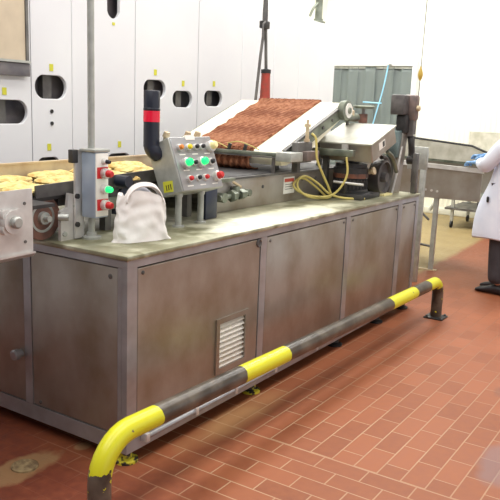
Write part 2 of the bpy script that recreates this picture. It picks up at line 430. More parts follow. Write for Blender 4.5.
# ---------------------------------------------------------------- white oven housing behind the line
HY = 1.8
oh = thing('oven_housing', (2.3, 2.3, 0), 'long white panelled oven housing with dark oval slots, behind the conveyor line', 'oven')
seams = [-1.6, -.3, 1.035, 1.385, 2.02, 2.80, 3.46, 4.02, 4.52, 4.99, 5.33]
tops = 2.5
slots = [(.82, 1.49, .36, .15, 1), (1.20, 1.658, .27, .155, 1), (2.25, 1.69, .26, .14, 1), (2.60, 1.622, .255, .135, 1), (3.03, 1.640, .265, .135, 1),
         (1.172, 1.135, .20, .12, 1), (1.85, 1.14, .25, .12, 1), (1.79, 2.30, .13, .27, 0)]
def capsule(x, z, w, h, horiz, y0, y1):
    m = MB(); r = min(w, h)/2; pts = []
    r *= .98
    for i in range(32):
        a = 2*pi*i/32; cx = (w/2-r)*(1 if cos(a) >= 0 else -1); cz = (h/2-r)*(1 if sin(a) >= 0 else -1)
        pts.append((x+cx+r*cos(a), y0, z+cz+r*sin(a)))
    return m.prism(pts, (0, y1-y0, 0))
for a, b in zip(seams, seams[1:]):
    pn = MB().bb(a+.003, b-.003, HY, HY+.03, .12, tops).build('housing_panel', white_housing, oh)
    cs = [capsule(*s, HY-.1, HY+.1).build('c', black) for s in slots if s[0]-s[2]/2 < b and s[0]+s[2]/2 > a]
    for c in cs: c.location -= V((0, 0, 0))
    if cs: cut(pn, cs)
    pm = pn.modifiers.new('edge', 'BEVEL'); pm.width = .003; pm.segments = 1; pm.limit_method = 'ANGLE'
# body behind the panels: a shell with dark inside
bd = MB(); bd.bb(-1.6, 5.33, HY+.3, 3.0, .1, tops-.002); bd.bb(-1.6, 5.33, HY+.031, HY+.3, tops-.03, tops-.002); bd.bb(5.30, 5.33, HY+.031, HY+.3, .1, tops-.03); bd.bb(-1.6, -1.57, HY+.031, HY+.3, .1, tops-.03); bd.bb(-1.6, 5.33, HY+.031, HY+.3, .1, .13)
bd.build('housing_body', white_housing, oh)
MB().bb(-1.55, 5.29, HY+.11, HY+.298, .13, tops-.03).build('inner_lining', dark_hole, oh)
MB().bb(-1.55, 5.30, HY+.05, 2.95, 0, .1).build('plinth', steel_dark, oh)
for s in slots:
    if s[4]:
        x, z = s[0], s[1]
        MB().bb(x-.014, x+.018, HY-.003, HY, z+.105, z+.15).build('warning_sticker', label_yellow, oh)
MB().bb(1.775, 1.80, HY-.003, HY, 2.12, 2.14).build('warning_sticker', label_yellow, oh)
for zz in (1.50, 1.42): MB().cyl((1.20, HY-.006, zz), (1.20, HY, zz), .013).build('bolt', darkgrey, oh)
# things seen inside the slots
for s in slots[:5]:
    MB().bb(s[0]-.02, s[0]+.055, HY+.06, HY+.11, s[1]-.2, s[1]+.2).build('inner_bracket', steel_dark, oh)
# window with hanging beige film
wf = MB(); wf.bb(-.1, 1.005, HY-.02, HY-.001, 1.745, 1.80); wf.bb(.985, 1.005, HY-.02, HY-.001, 1.80, 2.46); wf.bb(-.1, -.08, HY-.02, HY-.001, 1.8, 2.46); wf.bb(-.1, 1.005, HY-.02, HY-.001, 2.44, 2.46)
wf.build('window_frame', steel_dark, oh)
MB().bb(-.078, .983, HY-.012, HY-.001, 1.81, 2.438).build('window_film', beige_film, oh)
MB().bb(-.1, 1.0, HY-.035, HY-.02, 1.715, 1.795, bev=.004).build('dark_tray', dark_hole, oh)
MB().bb(-.1, 1.0, HY-.045, HY-.02, 1.797, 1.812).build('window_sill', steel_plain, oh)

# vertical pipe standing on top of housing with brace
vp = thing('service_pipe', (5.03, 1.88, tops), 'grey-green service pipe rising from the top of the oven housing', 'pipe')
MB().cyl((5.03, 1.88, tops), (5.03, 1.88, 4.2), .04).build('pipe', steel_green, vp)
MB().lathe((5.03, 1.88, tops), (0, 0, 1), [(0, .075), (.02, .075), (.03, .05), (.05, .05)]).build('base_flange', steel_green, vp)
MB().tube([(5.01, 1.88, 2.72), (4.90, 1.88, 2.64), (4.84, 1.88, 2.56)], .014, smooth=4).build('brace', steel_green, vp)

# ---------------------------------------------------------------- main cabinet
CL, CD = 3.416, 1.3
cab = thing('machine_cabinet', (CL/2, CD/2, 0), 'long stainless steel machine base cabinet with bolted panels behind the yellow barrier', 'cabinet')
z0 = .06
f = MB()
f.bb(.02, CL-.02, .02, CD-.02, z0+.02, H-.03)
f.build('carcass', steel_dark, cab)
f = MB()
fx = [(0, .062), (1.040, 1.100), (2.085, 2.150), (2.985, 3.065), (3.36, CL)]
for a, b in fx: f.bb(a, b, 0, .03, z0+.0605, H-.0555)
f.bb(0, CL, 0, .03, z0, z0+.06); f.bb(0, CL, 0, .03, H-.055, H-.02)
for a, b in [(.031, .055), (.605, .655), (1.25, 1.27)]: f.bb(0, .0295, a, b, z0+.076, H-.056)
f.bb(0, .0295, .0305, CD-.031, z0, z0+.075); f.bb(0, .0295, .0305, CD-.031, H-.055, H-.02)
for a, b in [(.031, .06), (1.24, 1.269)]: f.bb(CL-.03, CL, a, b, z0+.061, H-.061)
f.bb(CL-.03, CL, .031, CD-.031, z0, z0+.06); f.bb(CL-.03, CL, .031, CD-.031, H-.06, H-.02)
f.bb(0, CL, CD-.03, CD, z0, H-.02)
f.build('frame', steel_frame, cab)
MB().bb(-.006, CL+.006, -.006, CD, H-.022, H, bev=.005).build('top', steel_top, cab)
# front panels
pan = [(.068, 1.034), (1.106, 2.079), (2.156, 2.979), (3.071, 3.354)]
for i, (a, b) in enumerate(pan):
    p = MB().bb(a, b, .002, .02, z0+.068, H-.062, bev=.004).build('front_panel', steel, cab)
    if i == 0:
        c = MB().bb(.672, .905, -.1, .1, .262, .50).build('c', black); cut(p, [c])
        vf = MB()
        vf.bb(.645, .935, -.008, .004, .235, .262); vf.bb(.645, .935, -.008, .004, .50, .527); vf.bb(.645, .672, -.008, .004, .262, .50); vf.bb(.905, .935, -.008, .004, .262, .50)
        vo = vf.build('vent', steel, cab)
        lo = MB(); n = 9
        for k in range(n):
            zc = .262+.238*(k+.5)/n
            lo.box((.7885, .010, zc), (.236, .003, .030), rot=Matrix.Rotation(radians(-38), 3, 'X'))
        lo.bb(.67, .907, .019, .021, .26, .502)
        lo.build('louvres', louvre_mat, vo)
    for x, z in ((a+.03, H-.085), (b-.03, H-.085), (a+.03, z0+.09), (b-.03, z0+.09)):
        MB().lathe((x, .003, z), (0, -1, 0), [(0, .009), (.004, .009), (.006, .005), (.006, 0)], 12).build('screw', steel_dark, p)
MB().lathe((1.020, .003, .868), (0, -1, 0), [(0, .024), (.006, .024), (.008, .018), (.004, .014), (.004, 0)]).build('latch', steel_dark, cab)
# end panels
for a, b in ((.058, .602), (.658, 1.247)):
    p = MB().bb(.002, .02, a, b, z0+.08, H-.06, bev=.004).build('end_panel', steel, cab)
    MB().lathe((.003, a+.04, H-.10), (-1, 0, 0), [(0, .011), (.004, .011), (.006, .005), (.006, 0)], 12).build('screw', steel_dark, p)
    if a > .5: MB().lathe((.003, .685, .375), (-1, 0, 0), [(0, .02), (.02, .02), (.022, .026), (.045, .026), (.05, .02), (.05, 0)]).build('knob', steel_frame, p)
    else: MB().lathe((.003, b-.05, z0+.1), (-1, 0, 0), [(0, .009), (.004, .009), (.006, .004), (.006, 0)], 12).build('screw', steel_dark, p)
MB().bb(CL-.018, CL-.002, .062, 1.238, z0+.065, H-.065).build('end_panel', steel, cab)
fm = foot_material()
for x in (.05, 1.07, 2.12, 2.82, 3.34):
    for y in (.05, CD-.05):
        MB().lathe((x, y, 0), (0, 0, 1), [(0, .055), (.012, .055), (.022, .03), (.061, .026)]).build('levelling_foot', fm if (x < 2 and y < 1) else darkgrey, cab)
# conduit along the base
cd = thing('conduit', (1.7, -.02, .11), 'thin galvanised conduit clipped along the foot of the machine cabinet', 'conduit')
MB().tube([(.09, -.022, .115), (.6, -.022, .115), (3.36, -.022, .115)], .014, 12).build('tube', steel_frame, cd)
for x in (.10, .46, .80, 1.2, 1.7, 2.3, 2.9, 3.3):
    MB().bb(x-.012, x+.012, -.040, -.0005, .095, .136, bev=.004).build('clip', steel_bright, cd)

# ---------------------------------------------------------------- safety barrier
br = thing('safety_barrier', (-.44, -.275, 0), 'bent steel pipe barrier with worn yellow and black bands along the cabinet', 'barrier')
zl, zr = .372, .302
pts = [(-.44, -.275, .008), (-.44, -.275, .12), (-.44, -.275, zl-.16)]
for k in range(1, 8):
    a = pi/2*k/8; pts.append((-.44+.16*(1-cos(a)), -.275, zl-.16+.16*sin(a)))
pts.append((-.28, -.275, zl))
for k in range(1, 30):
    t = k/30; pts.append((-.28+t*(3.14+.28), -.275, zl+(zr-zl)*t))
for k in range(0, 8):
    a = pi/2*k/8; pts.append((3.14+.115*sin(a), -.275, zr-.115*(1-cos(a))))
pts += [(3.255, -.275, zr-.13), (3.255, -.275, .008)]
MB().tube(pts, .0435, 20).build('pipe', rail_material(), br)
for o in list(br.children): o.data.transform(Matrix.Translation((-.44, -.275, 0))); o.location = (.44, .275, 0)
for x in (-.44, 3.255):
    MB().bb(x-.075, x+.075, -.35, -.20, 0, .012, bev=.003).build('base_plate', darkgrey, br)
    for dx in (-.055, .055):
        for dy in (-.055, .055): MB().lathe((x+dx, -.275+dy, .012), (0, 0, 1), [(0, .01), (.012, .01), (.014, 0)], 6).build('bolt', steel_dark, br)

# floor drain
dr = MB(); dr.lathe((-.26, .355, .0), (0, 0, 1), [(0, .058), (.008, .058), (.010, .05), (.006, .044), (.006, 0)])
tag(dr.build('floor_drain', crust, loc=(-.26, .355, 0)), 'small round crusted floor drain left of the cabinet end', 'drain')

# ---------------------------------------------------------------- conveyors
# infeed conveyor (left, overhanging the cabinet end)
ic = thing('infeed_conveyor', (-.9, .7, 0), 'stainless infeed conveyor with shiny side plate at the left edge', 'conveyor')
MB().prism([(-1.7, .30, 1.19), (-.235, .30, 1.222), (-.235, .30, .955), (-1.7, .30, .925)], (0, .012, 0)).build('side_plate', steel_bright, ic)
MB().prism([(-1.7, .285, .93), (-.235, .285, .96), (-.235, .30, .945), (-1.7, .30, .915)], (0, 0, .008)).build('bottom_flange', steel_bright, ic)
MB().prism([(-1.7, .984, 1.17), (-.11, .984, 1.18), (-.11, .984, 1.0), (-1.7, .984, .95)], (0, .012, 0)).build('side_plate', steel_plain, ic)
MB().prism([(-1.7, .313, 1.125), (-.105, .313, 1.15), (-.105, .313, 1.135), (-1.7, .313, 1.11)], (0, .67, 0)).build('belt', belt_dark, ic)
fl = MB()
for k in range(4):
    a = pi/4+k*pi/2; fl.cyl((-.345+.04*cos(a), .30, 1.10+.04*sin(a)), (-.345+.04*cos(a), .280, 1.10+.04*sin(a)), .022)
fl.cyl((-.345, .30, 1.10), (-.345, .272, 1.10), .048)
bfl = fl.build('bearing_flange', steel_bright, ic)
MB().lathe((-.345, .275, 1.10), (0, -1, 0), [(0, .024), (.02, .024), (.026, .018), (.026, 0)]).build('shaft_end', steel_plain, bfl)
for z in (1.165, 1.01): MB().lathe((-.275, .30, z), (0, -1, 0), [(0, .007), (.004, .006), (.004, 0)], 10).build('rivet', steel_dark, ic)
for x in (-1.6, -.95):
    for y in (.335, .96): MB().bb(x-.02, x+.02, y-.02, y+.02, 0, 1.11).build('leg', steel_plain, ic)

# transfer conveyor carrying pastry
tcv = thing('pastry_conveyor', (.4, .8, H), 'stainless pastry conveyor running behind the remote box and console', 'conveyor')
MB().prism([(-.07, .47, 1.205), (1.17, .47, 1.257), (1.17, .47, 1.19), (-.07, .47, 1.150)], (0, .012, 0)).build('side_plate', steel_dark, tcv)
MB().prism([(-.10, .484, 1.150), (1.17, .484, 1.200), (1.17, .484, 1.18), (-.10, .484, 1.13)], (0, .505, 0)).build('belt', belt_dark, tcv)
MB().bb(.08, 1.15, .50, .53, 1.10, 1.17).build('under_rail', steel_dark, tcv)
MB().bb(.10, .45, .462, .474, 1.06, 1.12, bev=.004).build('cover_plate', steel_green, tcv)
for x in (.40, 1.05):
    for y in (.52, .96): MB().bb(x-.02, x+.02, y-.02, y+.02, H, 1.145).build('leg', steel_dark, tcv)
MB().cyl((.42, .455, 1.20), (.42, .38, 1.20), .028).build('motor_stub', navy_dark, tcv)
MB().cyl((.455, .455, 1.19), (.455, .39, 1.19), .014).build('shaft_end', black, tcv)
MB().prism([(.47, .485, 1.02), (.60, .485, 1.02), (.60, .485, 1.17), (.52, .485, 1.19), (.47, .485, 1.14)], (0, .06, 0)).build('drive_cover', navy, tcv)
# guard along the far edge
gd = MB()
gd.prism([(-1.7, 1.00, 1.225), (1.9, 1.00, 1.257), (1.9, 1.00, 1.17), (-1.7, 1.00, 1.10)], (0, .01, 0))
gd.prism([(-1.7, .997, 1.225), (1.9, .997, 1.257), (1.9, 1.03, 1.257), (-1.7, 1.03, 1.225)], (0, 0, .01))
for x in (.3, 1.0): gd.bb(x-.012, x+.012, 1.012, 1.024, H, 1.20)
tag(gd.build('guard_rail', tan_guard, loc=(.2, 1.0, H)), 'tan side guard strip along the far edge of the pastry conveyors', 'guard rail')

# idle roller with reddish belt wrap, plate and bolts
rl = thing('belt_roller', (-.02, .6, H), 'end roller wrapped in reddish belt beside the infeed plate', 'roller')
MB().lathe((-.01, .50, 1.055), (0, 1, 0), [(0, .066), (0, .100), (.46, .100), (.46, .0)], 36).build('belt_wrap', belt_rubber, rl)
MB().lathe((-.01, .504, 1.055), (0, -1, 0), [(0, .066), (.006, .066), (.006, .056), (.001, .052), (.001, .03), (.022, .028), (.022, .014), (.05, .014), (.05, 0)], 36).build('roller_hub', steel_plain, rl)
MB().bb(-.02, .0, .66, .70, H, .97).build('roller_foot', steel_dark, rl)
mp = thing('bearing_bracket', (.12, .45, H), 'pale steel bearing bracket between roller and remote box', 'bracket')
MB().prism([(.04, .44, H), (.155, .44, H), (.155, .44, 1.15), (.09, .44, 1.165), (.08, .44, 1.10), (.04, .44, 1.085)], (0, .018, 0)).build('plate', steel_bright, mp)
for x, z in ((.125, 1.105), (.06, .98), (.14, 1.03)): MB().lathe((x, .44, z), (0, -1, 0), [(0, .012), (.008, .012), (.010, 0)], 8).build('bolt', steel_plain, mp)
MB().cyl((.03, .445, 1.06), (.06, .41, 1.06), .016).build('adjuster', steel_plain, mp)

# pastries
def pastry(x, y, z, L, W, Hh, rz, seed):
    m = MB()
    def fn(u, v):
        a = (u-.5)*2; b = v*2*pi
        # closed lumpy lozenge: u along, v around
        r = (1-abs(a)**3)**.5 if abs(a) < 1 else 0
        n = noise.noise(V((a*4.2+seed*3, cos(b)*1.6, sin(b)*1.6+seed)))*.75
        yy = W/2*r*cos(b)*(1+n*.5); zz = Hh/2*r*sin(b)*(1+n)+Hh/2
        return V((a*L/2, yy, max(zz, 0)))
    m.grid(fn, 18, 20)
    bmesh.ops.remove_doubles(m.bm, verts=m.bm.verts[:], dist=1e-5)
    bmesh.ops.rotate(m.bm, verts=m.bm.verts[:], cent=(0, 0, 0), matrix=Matrix.Rotation(rz, 3, 'Z'))
    bmesh.ops.translate(m.bm, verts=m.bm.verts[:], vec=V((x, y, z)))
    return m.build('pastry', pastry_mat, loc=(x, y, z))
def bz(x): return 1.151+(x+.10)*.0394 if x > -.23 else 1.150
rows = [(.56, 'near'), (.715, 'middle'), (.89, 'far')]
ordn = ['first', 'second', 'third', 'fourth', 'fifth', 'sixth']
for j, (y, rn) in enumerate(rows):
    x = (-.30, -.27, -.16)[j]; k = 0
    while x < 1.02:
        L = .27
        o = pastry(x, y+random.uniform(-.012, .012), bz(x)+.001, L, .145+.02*random.random(), .034+.012*random.random(), random.uniform(-.06, .06), k+j*7.3)
        tag(o, 'flat yellow pastry, %s from the left edge in the %s row on the conveyor' % (ordn[k], rn), 'pastry', 'yellow pastries on the conveyors')
        x += L+.004; k += 1

# cooking conveyor bed to the right of the console
bc = thing('conveyor_bed', (2.1, .9, H), 'low stainless conveyor bed with dark belt below the inclined conveyor', 'conveyor')
MB().bb(1.20, 3.0, .47, .485, H, 1.145, bev=.003).build('side_wall', steel, bc)
MB().bb(1.20, 3.0, 1.30, 1.315, H, 1.145).build('side_wall', steel, bc)
MB().bb(1.20, 3.0, .462, .50, 1.14, 1.152).build('top_rail', steel_dark, bc)
MB().bb(1.21, 2.99, .50, 1.295, 1.10, 1.157, bev=.01).build('belt', belt_dark, bc)
for x in (1.42, 1.78, 2.3, 2.5): MB().lathe((x, .47, 1.09 if x != 1.78 else 1.075), (0, -1, 0), [(0, .011), (.006, .011), (.008, 0)], 10).build('bolt', steel_dark, bc)
MB().bb(1.18, 1.42, .44, .47, 1.135, 1.155).build('lip', steel_green, bc)
vl = thing('valve_fitting', (1.42, .44, 1.05), 'greenish brass valve fitting on the conveyor bed wall', 'valve')
m = MB(); m.cyl((1.25, .435, 1.045), (1.58, .435, 1.055), .016); m.cyl((1.36, .43, 1.05), (1.40, .43, 1.05), .036, seg=6); m.cyl((1.45, .43, 1.052), (1.50, .43, 1.053), .032, seg=6); m.cyl((1.425, .435, 1.05), (1.425, .435, 1.105), .022)
m.cyl((1.29, .469, 1.045), (1.29, .42, 1.045), .03, seg=12); m.cyl((1.56, .469, 1.055), (1.56, .42, 1.055), .022, seg=12)
m.build('valve_body', steel_green, vl)
MB().box((1.425, .43, 1.115), (.085, .018, .014), rot=Matrix.Rotation(.4, 3, 'Y'), bev=.003).build('lever', tan_guard, vl)
lb = thing('warning_label', (2.13, .469, 1.06), 'small white paper label with red heading on conveyor bed wall', 'label')
MB().bb(2.045, 2.19, .4665, .4695, 1.005, 1.118).build('paper', label_white, lb)
MB().bb(2.055, 2.18, .4655, .4665, 1.085, 1.108).build('red_heading', label_red, lb)
for z in (1.066, 1.05, 1.034): MB().bb(2.065, 2.165, .4658, .4665, z, z+.004).build('print_line', steel_dark, lb)
# flour-like wet residue on worktop
# ---------------------------------------------------------------- inclined conveyor
inc = thing('inclined_conveyor', (2.4, .93, H), 'inclined white belt conveyor carrying brown product up to the right', 'conveyor')
S = .38
def belt_profile(off=0.0):
    pr = []
    # lower nose curls down from the slope, upper end rolls over
    bx, bzv = 2.0, 1.28+.05*S
    n = V((-S, 0, 1)).normalized()
    # nose: circle below slope start
    r = .05
    c = V((bx, 0, bzv))-n*r
    for k in range(0, 9):
        a = math.atan2(n.z, n.x)+ (pi*.50)*(1-k/8)
        pr.append(c+V((cos(a), 0, sin(a)))*(r+off))
    e = V((2.88, 0, 1.28+.93*S)); r2 = .045; c2 = e-n*r2
    for k in range(0, 13):
        a = math.atan2(n.z, n.x)-(pi)*(k/12)
        pr.append(c2+V((cos(a), 0, sin(a)))*(r2+off))
    return pr
pr = belt_profile()
tail = [V((2.06, 0, 1.20)), V((1.99, 0, 1.20))]
poly = [(p.x, .46, p.z) for p in pr+[V((2.4, 0, 1.30))]+tail]
MB().prism(poly, (0, .945, 0)).build('belt', belt_white, inc)
# near side plate
n = V((-S, 0, 1)).normalized(); t = V((1, 0, S)).normalized()
def on(s, h): return V((2.0, 0, 1.299))+t*s+n*h
sp = [on(.0, -.004), on(.92, -.004), on(.92, -.085), on(.05, -.085)]
MB().prism([(p.x, .445, p.z) for p in sp], (0, .012, 0)).build('side_frame', steel_green, inc)
MB().prism([(p.x, .438, p.z) for p in [on(0, .004), on(.9, .004), on(.9, -.008), on(0, -.008)]], (0, .03, 0)).build('belt_edge', steel_dark, inc)
MB().prism([(p.x, 1.41, p.z) for p in sp], (0, .012, 0)).build('side_frame', steel_green, inc)
for s in (.25, .4, .55, .7): MB().cyl(V((0, .445, 0))+on(s, -.045), V((0, .436, 0))+on(s, -.045), .012, seg=10).build('bolt', steel_dark, inc)
for x, zt in ((2.15, 1.25), (2.80, 1.47)):
    for y in (.60, 1.28): MB().bb(x-.02, x+.02, y-.015, y+.015, 1.155, zt).build('leg', steel_dark, inc)
c2 = V((2.88, 0, 1.633))-n*.045
MB().lathe((c2.x-.07, .45, c2.z-.01), (0, -1, 0), [(0, .07), (.02, .074), (.05, .074), (.058, .06), (.058, .025), (.075, .022), (.075, 0)], 32).build('roller_end', steel_green, inc)
MB().cyl((c2.x-.07, .392, c2.z-.01), (c2.x-.07, .385, c2.z-.01), .055).build('roller_cap', label_white, inc)
# brown product layer: ridges running up the belt
PR = belt_profile(.004)
line = []
start = [V((2.075, 0, 1.166)), V((2.02, 0, 1.168)), V((1.96, 0, 1.19)), V((1.95, 0, 1.235))]
allp = start+PR[1:9]+[on(.1*k, .004) for k in range(1, 10)]+[PR[9], PR[10], PR[11]]
dense = catmull(allp, 14)
def prod(u, v):
    i = u*(len(dense)-1); a = dense[int(i)]; b = dense[min(int(i)+1, len(dense)-1)]; p = a.lerp(b, i-int(i))
    q = dense[min(int(i)+2, len(dense)-1)]-dense[max(int(i)-1, 0)]
    nn = V((-q.z, 0, q.x)).normalized()
    edge = .01*noise.noise(V((u*14, 0, 5)))+.03*(1-u)
    y = .665+edge*(1-v)+v*.545+.02*noise.noise(V((u*10, 9, 5)))*v
    s = u*1.5
    w = sin((y*1.0+s*.5)*2*pi/.050+.8*noise.noise(V((s*9, y*9, 0))))
    h = .012+.005*w+.004*noise.noise(V((s*30, y*30, 2)))
    if v in (0.0, 1.0) or u == 0: h = -.001
    # outline of lower face: normal direction points away from the roller
    return p+nn*h+V((0, y, 0))
tag(MB().grid(prod, 230, 130).build('brown_product', brown, loc=(2.4, .93, 1.3)), 'ridged layer of toasted brown product lying on the white inclined belt', 'food', kind='stuff')

# cross rail over the nose
cr = thing('cross_rail', (2.0, .9, 1.28), 'greenish steel rail crossing low in front of the brown product', 'rail')
MB().bb(1.915, 1.935, .36, 1.42, 1.262, 1.288, bev=.004).build('bar', steel_green, cr)
MB().bb(1.905, 1.94, .36, 1.42, 1.252, 1.260).build('lower_lip', steel_dark, cr)
for y in (.72, .85, 1.0, 1.12, 1.28):
    MB().box((1.935, y, 1.305), (.02, .022, .05), rot=Matrix.Rotation(.3, 3, 'X'), bev=.004).build('clip', darkgrey, cr)
MB().bb(1.90, 2.06, .335, .455, 1.235, 1.295, bev=.006).build('end_block', steel_plain, cr)
MB().bb(1.92, 1.935, 1.38, 1.41, H, 1.252).build('post', steel_dark, cr)
MB().bb(1.92, 1.935, .475, .495, 1.152, 1.262).build('post', steel_dark, cr)
# thin yellow wires draped over clips
wz = MB()
for (ya, yb) in ((1.30, 1.10), (1.10, .86), (.86, .60)):
    wz.tube([(1.925, ya, 1.33), (1.93, (ya*2+yb)/3, 1.345), (1.94, (ya+2*yb)/3, 1.325), (1.925, yb, 1.30)], .004, 6, smooth=5)
tag(wz.build('yellow_wire', hose_mat, loc=(1.93, 1.0, 1.3)), 'thin yellow wires looped over the clips of the cross rail', 'wire')

# bracket column with tall bolt at nose near side
bb_ = thing('nose_bracket', (2.2, .36, 1.2), 'brown-grey clamp block with upright threaded rod at the belt nose', 'bracket')
MB().bb(2.05, 2.26, .375, .425, 1.22, 1.36, bev=.01).build('block', steel_dark, bb_)
MB().bb(2.10, 2.28, .33, .375, 1.235, 1.30, bev=.006).build('clamp', gear_red, bb_)
MB().lathe((2.19, .385, 1.36), (0, 0, 1), [(0, .02), (.02, .02), (.02, .012), (.10, .012), (.10, .022), (.12, .022), (.12, .009), (.15, .009), (.15, 0)], 12).build('threaded_rod', tan_guard, bb_)
MB().bb(2.12, 2.16, .41, .455, 1.152, 1.22).build('post', steel_dark, bb_)

# ---------------------------------------------------------------- drive unit
hd = thing('drive_hood', (2.85, .3, 1.2), 'tilted stainless hood box with small label over the drive motor', 'machine cover')
prof = [(2.615, .095, 1.345), (3.02, .095, 1.475), (3.09, .095, 1.355), (2.655, .095, 1.215)]
MB().prism([V(p) for p in prof], (0, .42, 0)).build('hood_box', steel, hd, bev=.008)
MB().prism([(2.60, .085, 1.350), (3.03, .085, 1.488), (3.03, .085, 1.478), (2.60, .085, 1.340)], (0, .44, 0)).build('lid', steel_lid, hd)
MB().bb(2.535, 2.585, .20, .56, 1.255, 1.305, bev=.006).build('front_bar', steel_green, hd)
MB().bb(2.585, 2.625, .30, .50, 1.262, 1.30).build('bar_bracket', steel_dark, hd)
MB().bb(2.60, 2.615, .27, .32, 1.30, 1.345).build('latch', steel_bright, hd)
lab = MB().box((2.80, .0925, 1.345), (.11, .002, .055), rot=Matrix.Rotation(radians(-18), 3, 'Y')).build('label', label_white, hd)
MB().box((2.826, .0912, 1.352), (.034, .002, .040), rot=Matrix.Rotation(radians(-18), 3, 'Y')).build('label_print', darkgrey, lab)
for x in (2.98, ): MB().bb(x-.02, x+.02, .40, .44, H, 1.40).build('post', steel_dark, hd)
MB().bb(2.62, 2.66, .44, .48, H, 1.24).build('post', steel_dark, hd)

mo = thing('drive_motor', (2.6, .3, H), 'dark cylindrical drive motor with copper band under the hood', 'motor')
MB().lathe((2.74, .30, .985), (0, 0, 1), [(0, 0), (0, .135), (.02, .135), (.03, .12), (.10, .12), (.105, .128), (.18, .128), (.19, .118), (.215, .118), (.22, .06), (.235, .06), (.235, 0)], 36).build('motor_body', darkgrey, mo)
MB().lathe((2.74, .30, 1.095), (0, 0, 1), [(0, .129), (0, .131), (.032, .131), (.032, .129)], 36).build('copper_band', copper, mo)
ff = MB()
for k in range(28):
    a = 2*pi*k/28; ff.box((2.74+.123*cos(a), .30+.123*sin(a), 1.05), (.014, .006, .07), rot=Matrix.Rotation(a, 3, 'Z'))
ff.build('cooling_fins', motor_grey, mo)
MB().bb(2.56, 2.90, .12, .46, H, .986, bev=.008).build('mounting_foot', darkgrey, mo)
MB().cyl((2.585, .36, 1.065), (2.60, .13, 1.06), .010).build('tie_rod', steel_bright, mo)
MB().bb(2.575, 2.595, .25, .27, .986, 1.06).build('rod_stand', darkgrey, mo)
MB().lathe((2.80, .18, 1.14), (0, -1, .3), [(0, .02), (.03, .02), (.03, .03), (.045, .03), (.05, 0)], 10).build('grease_fitting', tan_guard, mo)

wh = thing('drive_pulley', (3.07, .2, H), 'big dull grey drive pulley right of the motor', 'pulley')
MB().lathe((3.06, .25, 1.085), (0, -1, 0), [(0, 0), (0, .125), (.05, .132), (.09, .132), (.095, .118), (.07, .11), (.07, .04), (.11, .036), (.11, 0)], 40).build('pulley_disc', gear_grey, wh)
MB().bb(3.02, 3.10, .26, .31, H, 1.10).build('pulley_bearing', darkgrey, wh)
bp = MB()
arc = [V((3.06+.155*cos(radians(a)), .19, 1.085+.155*sin(radians(a)))) for a in range(-45, 100, 8)]
bp.tube(arc, .018, 8); bp.cyl((3.17, .19, H), (3.17, .19, .99), .018, seg=8)
bp.build('belt_guard', steel_dark, wh)
MB().bb(2.98, 3.14, .12, .32, H-.0, H+.012).build('foot_plate', cream_plastic, wh)

# green-grey strut
stt = MB(); stt.tube([(2.93, .10, 1.29), (3.02, .09, 1.24), (3.14, .10, 1.13)], .016, 10, smooth=4)
tag(stt.build('support_strut', steel_green, loc=(3.14, .1, 1.13)), 'slanting round strut from hood down to the leaning side plate', 'strut')

# leaning side plate and gearbox column
cp = thing('column_plate', (3.3, .2, H), 'leaning stainless column plate with bright lower edge near cabinet corner', 'plate')
MB().prism([(3.17, .14, H), (3.33, .14, H), (3.42, .14, 1.40), (3.42, .14, 1.66), (3.37, .14, 1.66), (3.30, .14, 1.30), (3.24, .14, 1.10)], (0, .03, 0)).build('plate', steel, cp)
MB().prism([(3.16, .132, H), (3.175, .132, H), (3.25, .132, 1.10), (3.32, .132, 1.32), (3.305, .132, 1.32), (3.235, .132, 1.11)], (0, .01, 0)).build('bright_edge', steel_bright, cp)
pst = MB(); pst.bb(3.355, 3.395, .015, .06, H, 1.27, bev=.006)
tag(pst.build('corner_post', steel_dark, loc=(3.375, .04, H)), 'dark upright square post on the right end of cabinet top', 'post')
gbx = thing('gearbox', (3.5, .4, 1.3), 'grey gearbox motor with reddish-brown side atop the column', 'gearbox')
MB().bb(3.28, 3.40, .13, .25, 1.565, 1.72, bev=.012).build('gear_case', gear_grey, gbx)
MB().bb(3.37, 3.46, .07, .19, 1.52, 1.725, bev=.025).build('end_cover', gear_red, gbx)
MB().bb(3.32, 3.41, .12, .21, 1.42, 1.565, bev=.012).build('neck', darkgrey, gbx)
MB().prism([(3.38, .085, 1.53), (3.45, .085, 1.53), (3.43, .085, 1.42), (3.38, .085, 1.40)], (0, .10, 0)).build('lower_housing', gear_grey, gbx)
MB().lathe((3.405, .072, 1.62), (0, -1, 0), [(0, .022), (.02, .022), (.025, .012), (.025, 0)], 12).build('filler_plug', tan_guard, gbx)
MB().bb(3.25, 3.33, .15, .24, 1.23, 1.44, bev=.01).build('terminal_box', teal, gbx)
MB().bb(3.29, 3.33, .19, .25, H, 1.24).build('column', steel_dark, gbx)
ch = thing('chain_guard', (3.5, .1, 1.2), 'dark chain tensioner hanging right of the leaning plate', 'chain guard')
MB().tube([(3.42, .115, 1.40), (3.41, .10, 1.34), (3.43, .10, 1.26), (3.41, .10, 1.20)], .026, 10, smooth=4).build('chain_case', darkgrey, ch)
MB().cyl((3.41, .12, 1.21), (3.41, .06, 1.21), .034).build('sprocket', darkgrey, ch)
MB().cyl((3.41, .062, 1.21), (3.41, .052, 1.21), .012).build('axle', steel_bright, ch)

